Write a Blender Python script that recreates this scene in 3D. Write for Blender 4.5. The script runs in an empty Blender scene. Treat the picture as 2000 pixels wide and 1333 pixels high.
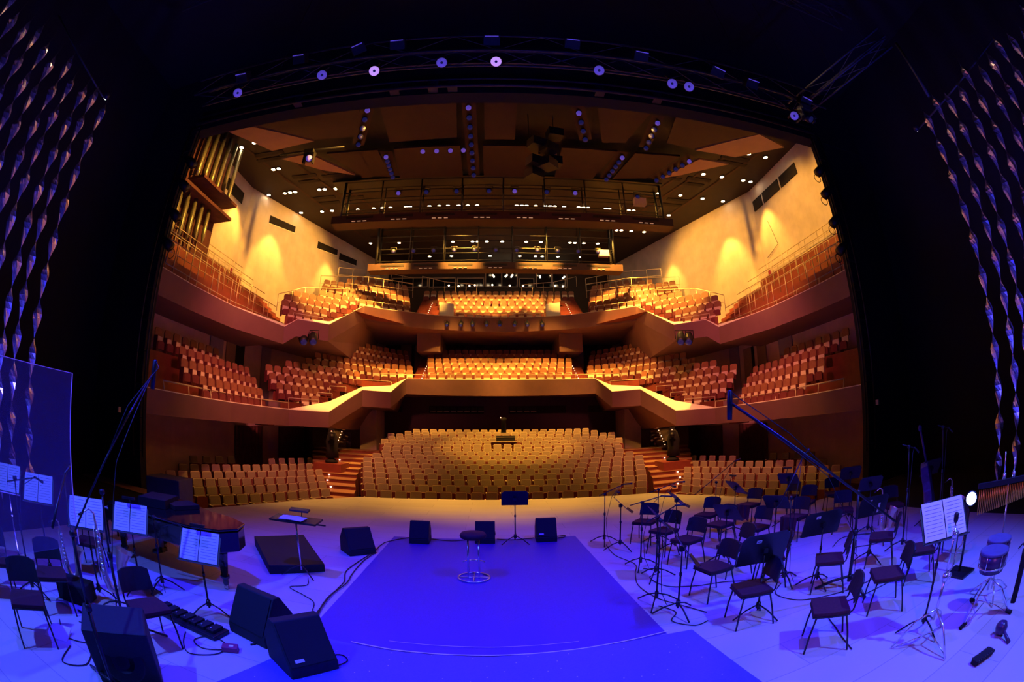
import bpy, math, random
from mathutils import Vector, Matrix, Euler
random.seed(7)
PI = math.pi
scene = bpy.context.scene
COL = scene.collection
R = math.radians

# ------------------------------------------------------------------ camera
cd = bpy.data.cameras.new('camera')
cam = bpy.data.objects.new('camera', cd)
COL.objects.link(cam)
cd.type = 'PANO'
try:
    cd.panorama_type = 'FISHEYE_EQUISOLID'; cd.fisheye_lens = 16.0; cd.fisheye_fov = R(200)
except Exception:
    pass
try:
    cd.cycles.panorama_type = 'FISHEYE_EQUISOLID'; cd.cycles.fisheye_lens = 16.0; cd.cycles.fisheye_fov = R(200)
except Exception:
    pass
cd.sensor_width = 36.0
cd.sensor_height = 24.0
cd.clip_start = 0.02
cd.clip_end = 300
CAM = Vector((-0.5, 0.0, 2.5))
pitch, roll, yaw = R(10.9), R(0.45), R(2.4)
fwd = Vector((0, math.cos(pitch), math.sin(pitch)))
right0 = Vector((1, 0, 0)); up0 = Vector((0, -math.sin(pitch), math.cos(pitch)))
rgt = right0 * math.cos(roll) - up0 * math.sin(roll)
upv = right0 * math.sin(roll) + up0 * math.cos(roll)
Rz = Matrix.Rotation(-yaw, 3, 'Z')
rgt, upv, fwd = Rz @ rgt, Rz @ upv, Rz @ fwd
cam.matrix_world = Matrix(((rgt.x, upv.x, -fwd.x, CAM.x), (rgt.y, upv.y, -fwd.y, CAM.y), (rgt.z, upv.z, -fwd.z, CAM.z), (0, 0, 0, 1)))
scene.camera = cam

# ------------------------------------------------------------------ world, view
w = bpy.data.worlds.new('world'); scene.world = w; w.use_nodes = True
w.node_tree.nodes['Background'].inputs[0].default_value = (0.002, 0.002, 0.004, 1)
w.node_tree.nodes['Background'].inputs[1].default_value = 0.3
vs = scene.view_settings
vs.view_transform = 'Standard'; vs.look = 'None'; vs.gamma = 1.0; vs.exposure = 0.0; vs.use_curve_mapping = False
scene.cycles.use_denoising = True
scene.cycles.max_bounces = 6
scene.cycles.sample_clamp_indirect = 4.0

# ------------------------------------------------------------------ lights
AMBER = (1.0, 0.45, 0.055)
BLUE = (0.022, 0.018, 1.0)
def spot(name, loc, target, power, color, ang=60, blend=0.6, rad=0.15):
    d = bpy.data.lights.new(name, 'SPOT'); d.energy = power; d.color = color
    d.spot_size = R(ang); d.spot_blend = blend; d.shadow_soft_size = rad
    o = bpy.data.objects.new(name, d); COL.objects.link(o)
    o.location = loc
    o.rotation_euler = (Vector(target) - Vector(loc)).to_track_quat('-Z', 'Y').to_euler()
    return o
def area(name, loc, target, power, color, sx, sy):
    d = bpy.data.lights.new(name, 'AREA'); d.energy = power; d.color = color; d.shape = 'RECTANGLE'; d.size = sx; d.size_y = sy
    o = bpy.data.objects.new(name, d); COL.objects.link(o)
    o.location = loc
    o.rotation_euler = (Vector(target) - Vector(loc)).to_track_quat('-Z', 'Y').to_euler()
    return o
LK = 2.3
# house downlights (amber)
for s in (-1, 1):
    for (x, y, z, tx, ty, tz, p, a) in [
            (15.6, 21.8, 16.6, 16.3, 21.8, 9, 1100, 62), (14.4, 25.2, 16.4, 15.6, 25.6, 9, 1100, 62),
            (12.4, 31.0, 16.4, 13.0, 31.6, 10, 900, 60), (10.6, 35.0, 16.4, 11.2, 35.6, 10, 700, 60),
            (11.0, 16.0, 16.8, 13.6, 17.0, 7.5, 2200, 60),
            (5.0, 17.0, 16.2, 16.6, 18.0, 11.0, 3400, 58), (4.0, 25.0, 16.4, 14.5, 27.5, 12.0, 3600, 66),
            (9.0, 25.0, 16.6, 11.0, 25.5, 8.5, 6500, 58),
            (7.0, 28.0, 16.6, 8.8, 31.0, 11.0, 7000, 56),
            (5.5, 26.0, 16.6, 7.0, 29.5, 6.0, 6500, 40),
            (8.0, 20.0, 16.6, 11.5, 21.5, 4.0, 5200, 46),
            (7.0, 14.5, 15.5, 9.0, 17.5, 0.0, 1800, 50)]:
        spot('house_spot', (s * x, y, z), (s * tx, ty, tz), p * LK, AMBER, a)
for (x, y, tx, ty, tz, p, a) in [(-3, 27.5, -2.5, 34.0, 11.0, 6200, 60), (3, 27.5, 2.5, 34.0, 11.0, 6200, 60),
                                 (-2.8, 25, -2.8, 31.2, 6.0, 8500, 44), (2.8, 25, 2.8, 31.2, 6.0, 8500, 44),
                                 (0, 21, 0.5, 26.0, 0.8, 9000, 34), (-3, 19, -3, 22.0, 0.6, 3400, 50), (3, 19, 4, 22.5, 0.8, 4000, 50)]:
    spot('house_spot', (x, y, 16.4), (tx, ty, tz), p * LK, AMBER, a)
spot('apron_spot', (0.0, 20.0, 15.5), (-0.5, 15.9, 0.0), 13000, (1.0, 0.46, 0.05), 33, 1.0)
spot('apron_spot', (-4.0, 20.0, 15.5), (-4.8, 15.7, 0.0), 5200, (1.0, 0.45, 0.07), 33, 1.0)
spot('apron_spot', (4.0, 20.0, 15.5), (4.5, 15.7, 0.0), 7000, (1.0, 0.46, 0.06), 33, 1.0)
area('house_bounce', (0, 24, 15.8), (0, 24, 0), 260, (1.0, 0.22, 0.05), 18, 12)
for s in (-1, 1): spot('portal_fill', (s * 6.0, 13.0, 11.8), (s * 11.5, 23.0, 1.5), 5200, (1.0, 0.20, 0.19), 84, 1.0, 0.8)  # added reddish fill that lifts the lower hall walls, no such lamps
for s in (-1, 1): spot('portal_fill_spot', (s * 2.0, 12.0, 11.9), (s * 12.2, 31.5, 8.3), 6000, (1.0, 0.42, 0.10), 20, 1.0, 0.3); spot('portal_fill_spot', (s * 3.0, 12.0, 11.9), (s * 9.6, 25.0, 3.8), 6500, (1.0, 0.44, 0.07), 22, 1.0, 0.3)  # added fill for the balcony side walls and blocks, no fixtures there
# stage wash (blue)
for (x, y, z, tx, ty, p, a) in [(-4.8, 4.0, 9.3, -1.6, 4.6, 6000, 86), (4.6, 4.0, 9.3, 1.8, 4.8, 6000, 86)]:
    spot('stage_wash', (x, y, z), (tx, ty, 0), p, BLUE, a, 1.0, 0.10)
spot('stage_wash', (5.4, -1.5, 8.6), (3.4, 2.0, 0), 4800, (0.08, 0.15, 1.0), 62, 1.0, 0.10)
spot('stage_wash', (-6.2, -1.0, 8.6), (-4.2, 2.0, 0), 4400, (0.06, 0.12, 1.0), 66, 1.0, 0.10)
spot('stage_front_wash', (3.0, 12.6, 11.4), (2.6, 9.6, 0), 260, (1.0, 0.12, 0.10), 64, 1.0, 0.15)
spot('stage_front_wash', (-3.0, 12.6, 11.4), (-3.6, 9.4, 0), 280, (1.0, 0.14, 0.09), 64, 1.0, 0.15)
for s in (-1, 1):
    spot('strand_uplight', (s * 6.8, 3.0, 0.3), (s * 9.0, 2.6, 5.0), 2600, (0.06, 0.05, 1.0), 80, 1.0, 0.25)
    spot('strand_toplight', (s * 5.5, 8.0, 11.0), (s * 10.5, 2.5, 8.5), 420, (1.0, 0.62, 0.30), 44, 1.0, 0.25)
spot('pink_key', (-2.0, -3.5, 7.5), (3.7, 2.3, 0.9), 700, (0.75, 0.15, 1.0), 30, 0.9, 0.1)

# ------------------------------------------------------------------ materials
def mat(name, color, rough=0.6, metal=0.0, noise=0.0, nscale=8.0, emit=None, estr=0.0, trans=0.0, spec=0.5, bump=0.0, alpha=1.0):
    m = bpy.data.materials.new(name); m.use_nodes = True
    nt = m.node_tree; b = nt.nodes['Principled BSDF']
    b.inputs['Base Color'].default_value = (*color, 1); b.inputs['Roughness'].default_value = rough
    b.inputs['Metallic'].default_value = metal
    if 'Specular IOR Level' in b.inputs: b.inputs['Specular IOR Level'].default_value = spec
    if trans: b.inputs['Transmission Weight'].default_value = trans
    if alpha < 1: b.inputs['Alpha'].default_value = alpha
    if emit:
        b.inputs['Emission Color'].default_value = (*emit, 1); b.inputs['Emission Strength'].default_value = estr
    if noise or bump:
        tc = nt.nodes.new('ShaderNodeTexCoord'); n = nt.nodes.new('ShaderNodeTexNoise')
        n.inputs['Scale'].default_value = nscale; n.inputs['Detail'].default_value = 4
        nt.links.new(tc.outputs['Object'], n.inputs['Vector'])
        if noise:
            r = nt.nodes.new('ShaderNodeValToRGB')
            r.color_ramp.elements[0].position = 0.3; r.color_ramp.elements[1].position = 0.7
            r.color_ramp.elements[0].color = (*[c * (1 - noise) for c in color], 1)
            r.color_ramp.elements[1].color = (*[min(1, c * (1 + noise)) for c in color], 1)
            nt.links.new(n.outputs['Fac'], r.inputs['Fac']); nt.links.new(r.outputs['Color'], b.inputs['Base Color'])
        if bump:
            bp = nt.nodes.new('ShaderNodeBump'); bp.inputs['Strength'].default_value = bump
            nt.links.new(n.outputs['Fac'], bp.inputs['Height']); nt.links.new(bp.outputs['Normal'], b.inputs['Normal'])
    return m

def plank_mat(name, c1, c2, sx, sy, rough=0.5):
    m = mat(name, c1, rough); nt = m.node_tree; b = nt.nodes['Principled BSDF']
    tc = nt.nodes.new('ShaderNodeTexCoord'); br = nt.nodes.new('ShaderNodeTexBrick')
    br.inputs['Scale'].default_value = 1.0; br.inputs['Brick Width'].default_value = sx; br.inputs['Row Height'].default_value = sy
    br.inputs['Mortar Size'].default_value = 0.006; br.inputs['Color1'].default_value = (*c1, 1); br.inputs['Color2'].default_value = (*c2, 1)
    br.inputs['Mortar'].default_value = (*[c * 0.6 for c in c1], 1)
    nt.links.new(tc.outputs['Object'], br.inputs['Vector']); nt.links.new(br.outputs['Color'], b.inputs['Base Color'])
    return m

def wall_mat(name, c, rough=0.7):
    # plaster panels with faint vertical joints running round the hall
    m = mat(name, c, rough, noise=0.10, nscale=1.3); nt = m.node_tree; b = nt.nodes['Principled BSDF']
    ramp = [n for n in nt.nodes if n.type == 'VALTORGB'][0]
    tc = [n for n in nt.nodes if n.type == 'TEX_COORD'][0]
    wv = nt.nodes.new('ShaderNodeTexWave'); wv.bands_direction = 'Y'; wv.inputs['Scale'].default_value = 0.9
    wv.inputs['Distortion'].default_value = 0.0; wv.wave_profile = 'SAW'
    nt.links.new(tc.outputs['Object'], wv.inputs['Vector'])
    r2 = nt.nodes.new('ShaderNodeValToRGB'); r2.color_ramp.elements[0].position = 0.0; r2.color_ramp.elements[0].color = (0.82, 0.82, 0.82, 1)
    r2.color_ramp.elements[1].position = 0.04; r2.color_ramp.elements[1].color = (1, 1, 1, 1)
    nt.links.new(wv.outputs['Color'], r2.inputs['Fac'])
    mx = nt.nodes.new('ShaderNodeMix'); mx.data_type = 'RGBA'; mx.blend_type = 'MULTIPLY'; mx.inputs[0].default_value = 1.0
    nt.links.new(ramp.outputs['Color'], mx.inputs[6]); nt.links.new(r2.outputs['Color'], mx.inputs[7])
    nt.links.new(mx.outputs[2], b.inputs['Base Color'])
    return m

M = {}
M['stage'] = plank_mat('stage_floor', (0.60, 0.56, 0.58), (0.54, 0.50, 0.53), 2.4, 0.6, 0.45)
M['runner'] = mat('runner', (0.075, 0.030, 0.36), 0.5, noise=0.12, nscale=60)
def sparkle(m):
    nt = m.node_tree; b = nt.nodes['Principled BSDF']
    tc = nt.nodes.new('ShaderNodeTexCoord'); v = nt.nodes.new('ShaderNodeTexVoronoi'); v.inputs['Scale'].default_value = 7; v.voronoi_dimensions = '2D'
    nt.links.new(tc.outputs['Object'], v.inputs['Vector'])
    r = nt.nodes.new('ShaderNodeValToRGB'); r.color_ramp.elements[0].position = 0.0; r.color_ramp.elements[0].color = (1, 1, 1, 1)
    r.color_ramp.elements[1].position = 0.06; r.color_ramp.elements[1].color = (0, 0, 0, 1)
    nt.links.new(v.outputs['Distance'], r.inputs['Fac'])
    sp_ = nt.nodes.new('ShaderNodeSeparateColor'); nt.links.new(v.outputs['Color'], sp_.inputs[0]); g_ = nt.nodes.new('ShaderNodeMath'); g_.operation = 'GREATER_THAN'; g_.inputs[1].default_value = 0.72; nt.links.new(sp_.outputs[0], g_.inputs[0]); m_ = nt.nodes.new('ShaderNodeMath'); m_.operation = 'MULTIPLY'; nt.links.new(g_.outputs[0], m_.inputs[0]); nt.links.new(r.outputs['Color'], m_.inputs[1])
    mx = nt.nodes.new('ShaderNodeMix'); mx.data_type = 'RGBA'
    old = b.inputs['Base Color'].links[0].from_socket
    nt.links.new(m_.outputs[0], mx.inputs[0]); nt.links.new(old, mx.inputs[6]); mx.inputs[7].default_value = (1, 1, 1, 1)
    nt.links.new(mx.outputs[2], b.inputs['Base Color'])
M['glitter'] = mat('glitter_carpet', (0.10, 0.09, 0.60), 0.5, noise=0.12, nscale=60); sparkle(M['glitter'])
M['tape'] = mat('tape', (0.75, 0.72, 0.85), 0.6, noise=0.05)
M['black'] = mat('black_cloth', (0.006, 0.006, 0.008), 0.9, noise=0.2, nscale=5)
M['blackmetal'] = mat('black_metal', (0.006, 0.006, 0.008), 0.5, noise=0.2, nscale=20)
M['truss'] = mat('truss_paint', (0.03, 0.03, 0.035), 0.5, noise=0.2, nscale=9)
M['stand'] = mat('stand_black', (0.012, 0.011, 0.014), 0.4, noise=0.2, nscale=20)
M['chairblack'] = mat('chair_shell', (0.008, 0.010, 0.012), 0.6, noise=0.2, nscale=20)
M['chairred'] = mat('chair_seat', (0.06, 0.008, 0.012), 0.8, noise=0.2, nscale=30)
M['speaker'] = mat('speaker_box', (0.004, 0.011, 0.012), 0.7, noise=0.2, nscale=30)
M['grille'] = mat('speaker_grille', (0.002, 0.006, 0.007), 0.75, noise=0.3, nscale=120)
M['chrome'] = mat('chrome', (0.85, 0.85, 0.88), 0.2, 0.85, noise=0.03)
M['brass'] = mat('brass', (0.80, 0.62, 0.42), 0.3, 0.75, noise=0.05)
M['gold'] = mat('chime_bar', (0.95, 0.45, 0.06), 0.35, 0.9, noise=0.08, nscale=3)
M['foil'] = mat('foil', (0.88, 0.82, 0.92), 0.22, 0.88, noise=0.15, nscale=40, bump=0.9)
M['paper'] = mat('paper', (0.80, 0.78, 0.82), 0.8, noise=0.03)
M['ink'] = mat('ink', (0.10, 0.10, 0.16), 0.8, noise=0.03)
M['pianoblack'] = mat('piano_lacquer', (0.012, 0.010, 0.010), 0.08, spec=0.8, noise=0.1)
M['wood'] = mat('wood', (0.42, 0.22, 0.12), 0.45, noise=0.2, nscale=4)
M['cream'] = mat('cream_plaster', (0.93, 0.88, 0.76), 0.7, noise=0.04, nscale=1.5)
M['fascia'] = mat('fascia', (0.22, 0.11, 0.115), 0.7, noise=0.05, nscale=1.5)
M['wall'] = wall_mat('hall_wall', (0.62, 0.54, 0.50))
M['wall2'] = wall_mat('hall_wall_low', (0.62, 0.42, 0.42))
M['purple'] = mat('purple_pilaster', (0.26, 0.20, 0.34), 0.7, noise=0.06)
M['darkwood'] = plank_mat('dark_wood_wall', (0.045, 0.007, 0.012), (0.038, 0.006, 0.010), 0.6, 3.0, 0.5)
M['redwood'] = mat('red_wood', (0.22, 0.045, 0.03), 0.5, noise=0.12, nscale=3)
M['curtain'] = mat('door_curtain', (0.11, 0.03, 0.03), 0.8, noise=0.3, nscale=3)
M['door'] = mat('door', (0.26, 0.17, 0.12), 0.6, noise=0.08)
M['void'] = mat('dark_opening', (0.01, 0.006, 0.006), 0.9, noise=0.1)
M['ceil'] = mat('ceiling_board', (0.016, 0.006, 0.005), 0.7, noise=0.12, nscale=2)
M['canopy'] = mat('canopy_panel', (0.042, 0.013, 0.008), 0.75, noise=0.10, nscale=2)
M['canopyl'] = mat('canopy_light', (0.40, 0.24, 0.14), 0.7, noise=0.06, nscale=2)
M['beige'] = mat('seat_fabric', (0.29, 0.225, 0.17), 0.9, noise=0.10, nscale=40)
M['piping'] = mat('seat_piping', (0.55, 0.48, 0.30), 0.6, noise=0.05)
M['seatred'] = mat('seat_red', (0.16, 0.025, 0.03), 0.8, noise=0.12, nscale=30)
M['seatbrown'] = mat('seat_brown', (0.27, 0.105, 0.06), 0.6, noise=0.10, nscale=10)
M['seatcream'] = mat('seat_cream', (0.78, 0.64, 0.48), 0.7, noise=0.06, nscale=20)
M['carpet'] = mat('red_carpet', (0.20, 0.035, 0.03), 0.9, noise=0.12, nscale=12)
M['tread'] = mat('step_tread', (0.36, 0.19, 0.09), 0.5, noise=0.12, nscale=6)
M['rail'] = mat('rail_metal', (0.62, 0.50, 0.36), 0.4, 0.3, noise=0.05)
M['glass_dark'] = mat('booth_glass', (0.008, 0.007, 0.01), 0.08, spec=0.8, noise=0.1)
M['boothframe'] = mat('booth_frame', (0.40, 0.32, 0.26), 0.6, noise=0.05)
M['boothwall'] = mat('booth_wall', (0.028, 0.015, 0.012), 0.7, noise=0.06)
M['pipe'] = mat('organ_pipe', (0.34, 0.32, 0.22), 0.38, 0.6, noise=0.08)
M['lamp'] = mat('downlight_lens', (1, 0.8, 0.5), 0.5, emit=(1.0, 0.72, 0.40), estr=30.0, noise=0.02)
M['lampdim'] = mat('lamp_dim', (0.5, 0.3, 0.2), 0.5, emit=(1.0, 0.55, 0.3), estr=0.35, noise=0.02)
M['steplight'] = mat('step_light', (1, 0.6, 0.4), 0.5, emit=(1.0, 0.55, 0.3), estr=7.0, noise=0.02)
M['exit'] = mat('exit_sign', (0.5, 0.5, 0.4), 0.5, emit=(0.8, 0.7, 0.5), estr=0.6, noise=0.02)
M['tally'] = mat('tally_light', (1, 0.1, 0.1), 0.5, emit=(1.0, 0.25, 0.15), estr=6.0, noise=0.02)
M['lens'] = mat('fresnel_lens', (0.30, 0.25, 0.8), 0.3, emit=(0.16, 0.10, 0.75), estr=0.4, noise=0.25, nscale=25)  # emission stands in for the violet glimmer on the lens
M['lensglint'] = mat('fresnel_lens_glint', (0.6, 0.4, 0.9), 0.3, emit=(0.60, 0.32, 1.0), estr=0.9, noise=0.3, nscale=25)  # stronger lens glimmer, put into the emission
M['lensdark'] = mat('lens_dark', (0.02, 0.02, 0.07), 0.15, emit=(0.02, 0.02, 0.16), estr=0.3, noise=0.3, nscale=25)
M['white_lamp'] = mat('work_lamp', (1, 1, 0.9), 0.5, emit=(1.0, 1.0, 0.82), estr=10.0, noise=0.02)
M['blue_lamp'] = mat('blue_lamp', (0.4, 0.4, 1), 0.5, emit=(0.25, 0.30, 1.0), estr=22.0, noise=0.02)
M['acrylic'] = mat('acrylic', (0.35, 0.38, 0.9), 0.05, alpha=0.16, spec=0.5, noise=0.02)
M['drum'] = mat('drum_shell', (0.06, 0.03, 0.08), 0.3, noise=0.3, nscale=12)
M['skin'] = mat('drum_head', (0.10, 0.09, 0.20), 0.6, noise=0.1)
M['cable'] = mat('cable', (0.01, 0.01, 0.014), 0.6, noise=0.1)
M['redbox'] = mat('red_box', (0.35, 0.03, 0.12), 0.5, noise=0.2)

# ------------------------------------------------------------------ mesh builder
class MB:
    def __init__(s): s.v = []; s.f = []; s.m = []; s.mats = []; s.sm = []
    def mi(s, mt):
        if mt not in s.mats: s.mats.append(mt)
        return s.mats.index(mt)
    def add(s, vs, fs, mt, smooth=False):
        o = len(s.v); i = s.mi(mt); s.v += [tuple(v) for v in vs]
        for f in fs: s.f.append([a + o for a in f]); s.m.append(i); s.sm.append(smooth)
        return s
    def box(s, c, d, mt, rot=None):
        x, y, z = d[0] / 2, d[1] / 2, d[2] / 2
        vs = [Vector(p) for p in [(-x, -y, -z), (x, -y, -z), (x, y, -z), (-x, y, -z), (-x, -y, z), (x, -y, z), (x, y, z), (-x, y, z)]]
        if rot is not None:
            e = rot if isinstance(rot, Matrix) else Euler(rot).to_matrix()
            vs = [e @ v for v in vs]
        c = Vector(c)
        return s.add([v + c for v in vs], [(0, 3, 2, 1), (4, 5, 6, 7), (0, 1, 5, 4), (1, 2, 6, 5), (2, 3, 7, 6), (3, 0, 4, 7)], mt)
    def tube(s, pts, r, mt, n=8, closed=False, cap=True):
        P = [Vector(p) for p in pts]; rs = r if isinstance(r, (list, tuple)) else [r] * len(P)
        vs = []; N = len(P); prev = None
        for i, p in enumerate(P):
            if closed: d = (P[(i + 1) % N] - P[i - 1])
            else: d = (P[min(i + 1, N - 1)] - P[max(i - 1, 0)])
            d = d.normalized() if d.length > 1e-9 else Vector((0, 0, 1))
            a = prev if prev is not None else (Vector((0, 0, 1)) if abs(d.z) < 0.9 else Vector((1, 0, 0)))
            u = (a - d * a.dot(d)); u = u.normalized() if u.length > 1e-6 else d.orthogonal().normalized()
            wv = d.cross(u); prev = u
            for k in range(n):
                t = 2 * PI * k / n; vs.append(p + (u * math.cos(t) + wv * math.sin(t)) * rs[i])
        fs = []
        for i in range(N if closed else N - 1):
            j = (i + 1) % N
            for k in range(n): fs.append((i * n + k, i * n + (k + 1) % n, j * n + (k + 1) % n, j * n + k))
        if cap and not closed:
            fs.append(tuple(reversed(range(n)))); fs.append(tuple(range((N - 1) * n, N * n)))
        return s.add(vs, fs, mt, True)
    def lathe(s, prof, c, mt, n=16, axis=None):
        c = Vector(c); q = Vector((0, 0, 1)).rotation_difference(Vector(axis).normalized()) if axis is not None else None
        vs = []
        for (r, z) in prof:
            for k in range(n):
                v = Vector((r * math.cos(2 * PI * k / n), r * math.sin(2 * PI * k / n), z))
                if q: v = q @ v
                vs.append(v + c)
        fs = [(i * n + k, i * n + (k + 1) % n, (i + 1) * n + (k + 1) % n, (i + 1) * n + k) for i in range(len(prof) - 1) for k in range(n)]
        fs.append(tuple(reversed(range(n)))); fs.append(tuple(range((len(prof) - 1) * n, len(prof) * n)))
        return s.add(vs, fs, mt, True)
    def prism(s, poly, z0, z1, mt):
        n = len(poly); z0s = z0 if isinstance(z0, (list, tuple)) else [z0] * n; z1s = z1 if isinstance(z1, (list, tuple)) else [z1] * n
        vs = [(p[0], p[1], z0s[i]) for i, p in enumerate(poly)] + [(p[0], p[1], z1s[i]) for i, p in enumerate(poly)]
        fs = [tuple(reversed(range(n))), tuple(range(n, 2 * n))] + [(i, (i + 1) % n, n + (i + 1) % n, n + i) for i in range(n)]
        return s.add(vs, fs, mt)
    def slab(s, outline, thick, mt, frame):
        # outline: 2D points in the frame's (u, v) plane, extruded along w; frame = (origin, u, v, w)
        o, u, v, wv = [Vector(a) for a in frame]; n = len(outline)
        a = [o + u * p[0] + v * p[1] for p in outline]; b = [p + wv * thick for p in a]
        fs = [tuple(reversed(range(n))), tuple(range(n, 2 * n))] + [(i, (i + 1) % n, n + (i + 1) % n, n + i) for i in range(n)]
        return s.add(a + b, fs, mt)
    def quadstrip(s, A, B, mt):
        n = len(A); return s.add(list(A) + list(B), [(i, i + 1, n + i + 1, n + i) for i in range(n - 1)], mt)
    def mesh(s, name):
        me = bpy.data.meshes.new(name); me.from_pydata(s.v, [], s.f)
        for mt in s.mats: me.materials.append(M[mt])
        me.polygons.foreach_set('material_index', s.m); me.polygons.foreach_set('use_smooth', s.sm)
        me.update(); return me
    def build(s, name, parent=None, loc=None, bevel=0):
        o = bpy.data.objects.new(name, s.mesh(name)); COL.objects.link(o)
        if parent is not None: o.parent = parent
        if loc is not None: o.location = loc
        if bevel:
            b = o.modifiers.new('bevel', 'BEVEL'); b.width = bevel; b.segments = 2; b.limit_method = 'ANGLE'
        return o

def tag(o, label=None, cat=None, group=None, kind=None):
    if label: o['label'] = label
    if cat: o['category'] = cat
    if group: o['group'] = group
    if kind: o['kind'] = kind
    return o
def empty(name, loc, rz=0, label=None, cat=None, group=None):
    o = bpy.data.objects.new(name, None); COL.objects.link(o); o.location = loc; o.rotation_euler = (0, 0, rz)
    o.empty_display_size = 0.1
    return tag(o, label, cat, group)
def copy_tree(o, parent=None):
    c = o.copy(); COL.objects.link(c)
    if parent is not None: c.parent = parent
    for ch in list(KIDS.get(o.name, [])): copy_tree(ch, c)
    return c
KIDS = {}
def note(root):      # remember the children of a source thing so that it can be copied
    for ch in list(bpy.data.objects):
        if ch.parent is not None: KIDS.setdefault(ch.parent.name, [])
    for ch in bpy.data.objects:
        if ch.parent is not None and ch not in KIDS[ch.parent.name] and (ch.parent == root or ch.parent.parent == root):
            KIDS[ch.parent.name].append(ch)
def struct(mb, name, bevel=0): return tag(mb.build(name, bevel=bevel), kind='structure')
ORD = ['first', 'second', 'third', 'fourth', 'fifth', 'sixth', 'seventh', 'eighth', 'ninth', 'tenth', 'eleventh', 'twelfth', 'thirteenth', 'fourteenth', 'fifteenth', 'sixteenth',
       'seventeenth', 'eighteenth', 'nineteenth', 'twentieth', 'twenty-first', 'twenty-second', 'twenty-third', 'twenty-fourth', 'twenty-fifth', 'twenty-sixth', 'twenty-seventh', 'twenty-eighth']
SIDE = {-1: 'left', 1: 'right'}

# ================================================================== HALL
def mir(L, s):
    return [(-s * p[0],) + tuple(p[1:]) for p in L]      # the lists are given for the left side (x < 0)
def pathlen(L): return sum((Vector(b[:2]) - Vector(a[:2])).length for a, b in zip(L, L[1:]))
def along(L, n):
    T = pathlen(L); out = []
    for k in range(n):
        d = T * k / max(1, n - 1); i = 0
        while i < len(L) - 2 and d > (Vector(L[i + 1][:2]) - Vector(L[i][:2])).length:
            d -= (Vector(L[i + 1][:2]) - Vector(L[i][:2])).length; i += 1
        a, b = Vector(L[i][:2]), Vector(L[i + 1][:2]); l = (b - a).length
        out.append((a.lerp(b, min(1, d / l)), (b - a).normalized()))
    return out
FOCUS = Vector((0, 4))
def front(p, d):
    v = (FOCUS - Vector(p[:2])).normalized() * d
    return (p[0] + v.x, p[1] + v.y)

def terrace(name, rows, mt_t, mt_r, base=None, off=0.42):
    mb = MB(); n = 7; prev = None
    for i, (L, z) in enumerate(rows):
        F = [front(p, off) for p, _ in along(L, n)]
        if prev:
            mb.quadstrip([(x, y, prev[1]) for x, y in prev[0]], [(x, y, prev[1]) for x, y in F], mt_t)
            mb.quadstrip([(x, y, prev[1]) for x, y in F], [(x, y, z) for x, y in F], mt_r)
        elif base is not None:
            mb.quadstrip([(x, y, base) for x, y in F], [(x, y, z) for x, y in F], mt_r)
        prev = (F, z)
    B = [front(p, -0.8) for p, _ in along(rows[-1][0], n)]
    mb.quadstrip([(x, y, prev[1]) for x, y in prev[0]], [(x, y, prev[1]) for x, y in B], mt_t)
    return struct(mb, name)

# ---- stage floor, apron, hall floor
mb = MB()
mb.prism([(-8.7, -7), (8.6, -7), (8.6, 9.8), (-8.7, 9.8)], -0.25, 0.0, 'stage'); fl = struct(mb, 'floor')
for s, a, b in ((-1, -15, -8.7), (1, 8.6, 15)):
    mb = MB(); mb.prism([(a, -7), (b, -7), (b, 9.8), (a, 9.8)], -0.25, 0.0, 'black'); struct(mb, 'floor_wing_' + {-1: 'left', 1: 'right'}[s])  # black colour stands in for the unlit floor at the stage sides
mb = MB()
mb.prism([(-8.2, 9.806), (8.1, 9.806), (7.43, 11.38), (6.64, 13.2), (5.0, 15.3), (2.5, 15.42), (0, 15.46), (-2.7, 15.42), (-5.1, 15.1), (-6.5, 13.55), (-7.4, 11.8)], -0.25, -0.004, 'stage')
ap = struct(mb, 'floor_apron')
mb = MB()
mb.prism([(-8.25, 9.8), (-7.42, 11.82), (-6.52, 13.58), (-5.1, 15.13), (-2.7, 15.45), (0, 15.49), (2.5, 15.45), (5.0, 15.33), (6.68, 13.2), (7.47, 11.38), (8.15, 9.8)], -1.1, -0.26, 'redwood')
struct(mb, 'trim_1')
mb = MB(); mb.prism([(-15, 9.81), (-9.0, 9.81), (-8.6, 9.95), (-10.2, 10.5), (-15, 10.5)], -0.3, 0.02, 'wood'); struct(mb, 'trim_2')
mb = MB(); mb.prism([(-15.2, 9.7), (15.2, 9.7), (15.2, 17), (-15.2, 17)], -1.1, -0.95, 'carpet'); struct(mb, 'floor_stalls_front')
mb = MB(); mb.prism([(-2.66, 4.15), (1.42, 4.55), (1.28, 9.9), (-2.72, 9.8)], 0.0, 0.004, 'runner')
tag(mb.build('stage_runner'), 'dark blue runner carpet down the middle of the stage', 'carpet')
mb = MB(); pts = [(-3.6, -1.5), (2.1, -1.5), (1.80, 3.1), (1.72, 4.5)]
arc = [(1.72, 4.5), (1.3, 4.52), (0.4, 4.44), (-0.56, 4.36), (-1.6, 4.38), (-2.38, 4.47), (-2.6, 4.2), (-3.0, 3.0)]
mb.prism([(-3.4, -1.5), (2.1, -1.5)] + arc, 0.005, 0.012, 'glitter')
tag(mb.build('glitter_carpet'), 'glittering dark blue carpet in front of the runner, dotted with sequins', 'carpet')
mb = MB()
A = [(1.45, 4.58), (0.9, 4.50), (0.4, 4.44), (-0.1, 4.40), (-0.56, 4.38), (-1.1, 4.38), (-1.6, 4.40), (-2.1, 4.47)]
mb.quadstrip([(x, y, 0.0155) for x, y in A], [(x, y + 0.02, 0.0155) for x, y in A], 'tape')
tag(mb.build('floor_tape'), 'long thin curved pale tape line across the blue carpet', 'tape')
mb = MB()
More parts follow.
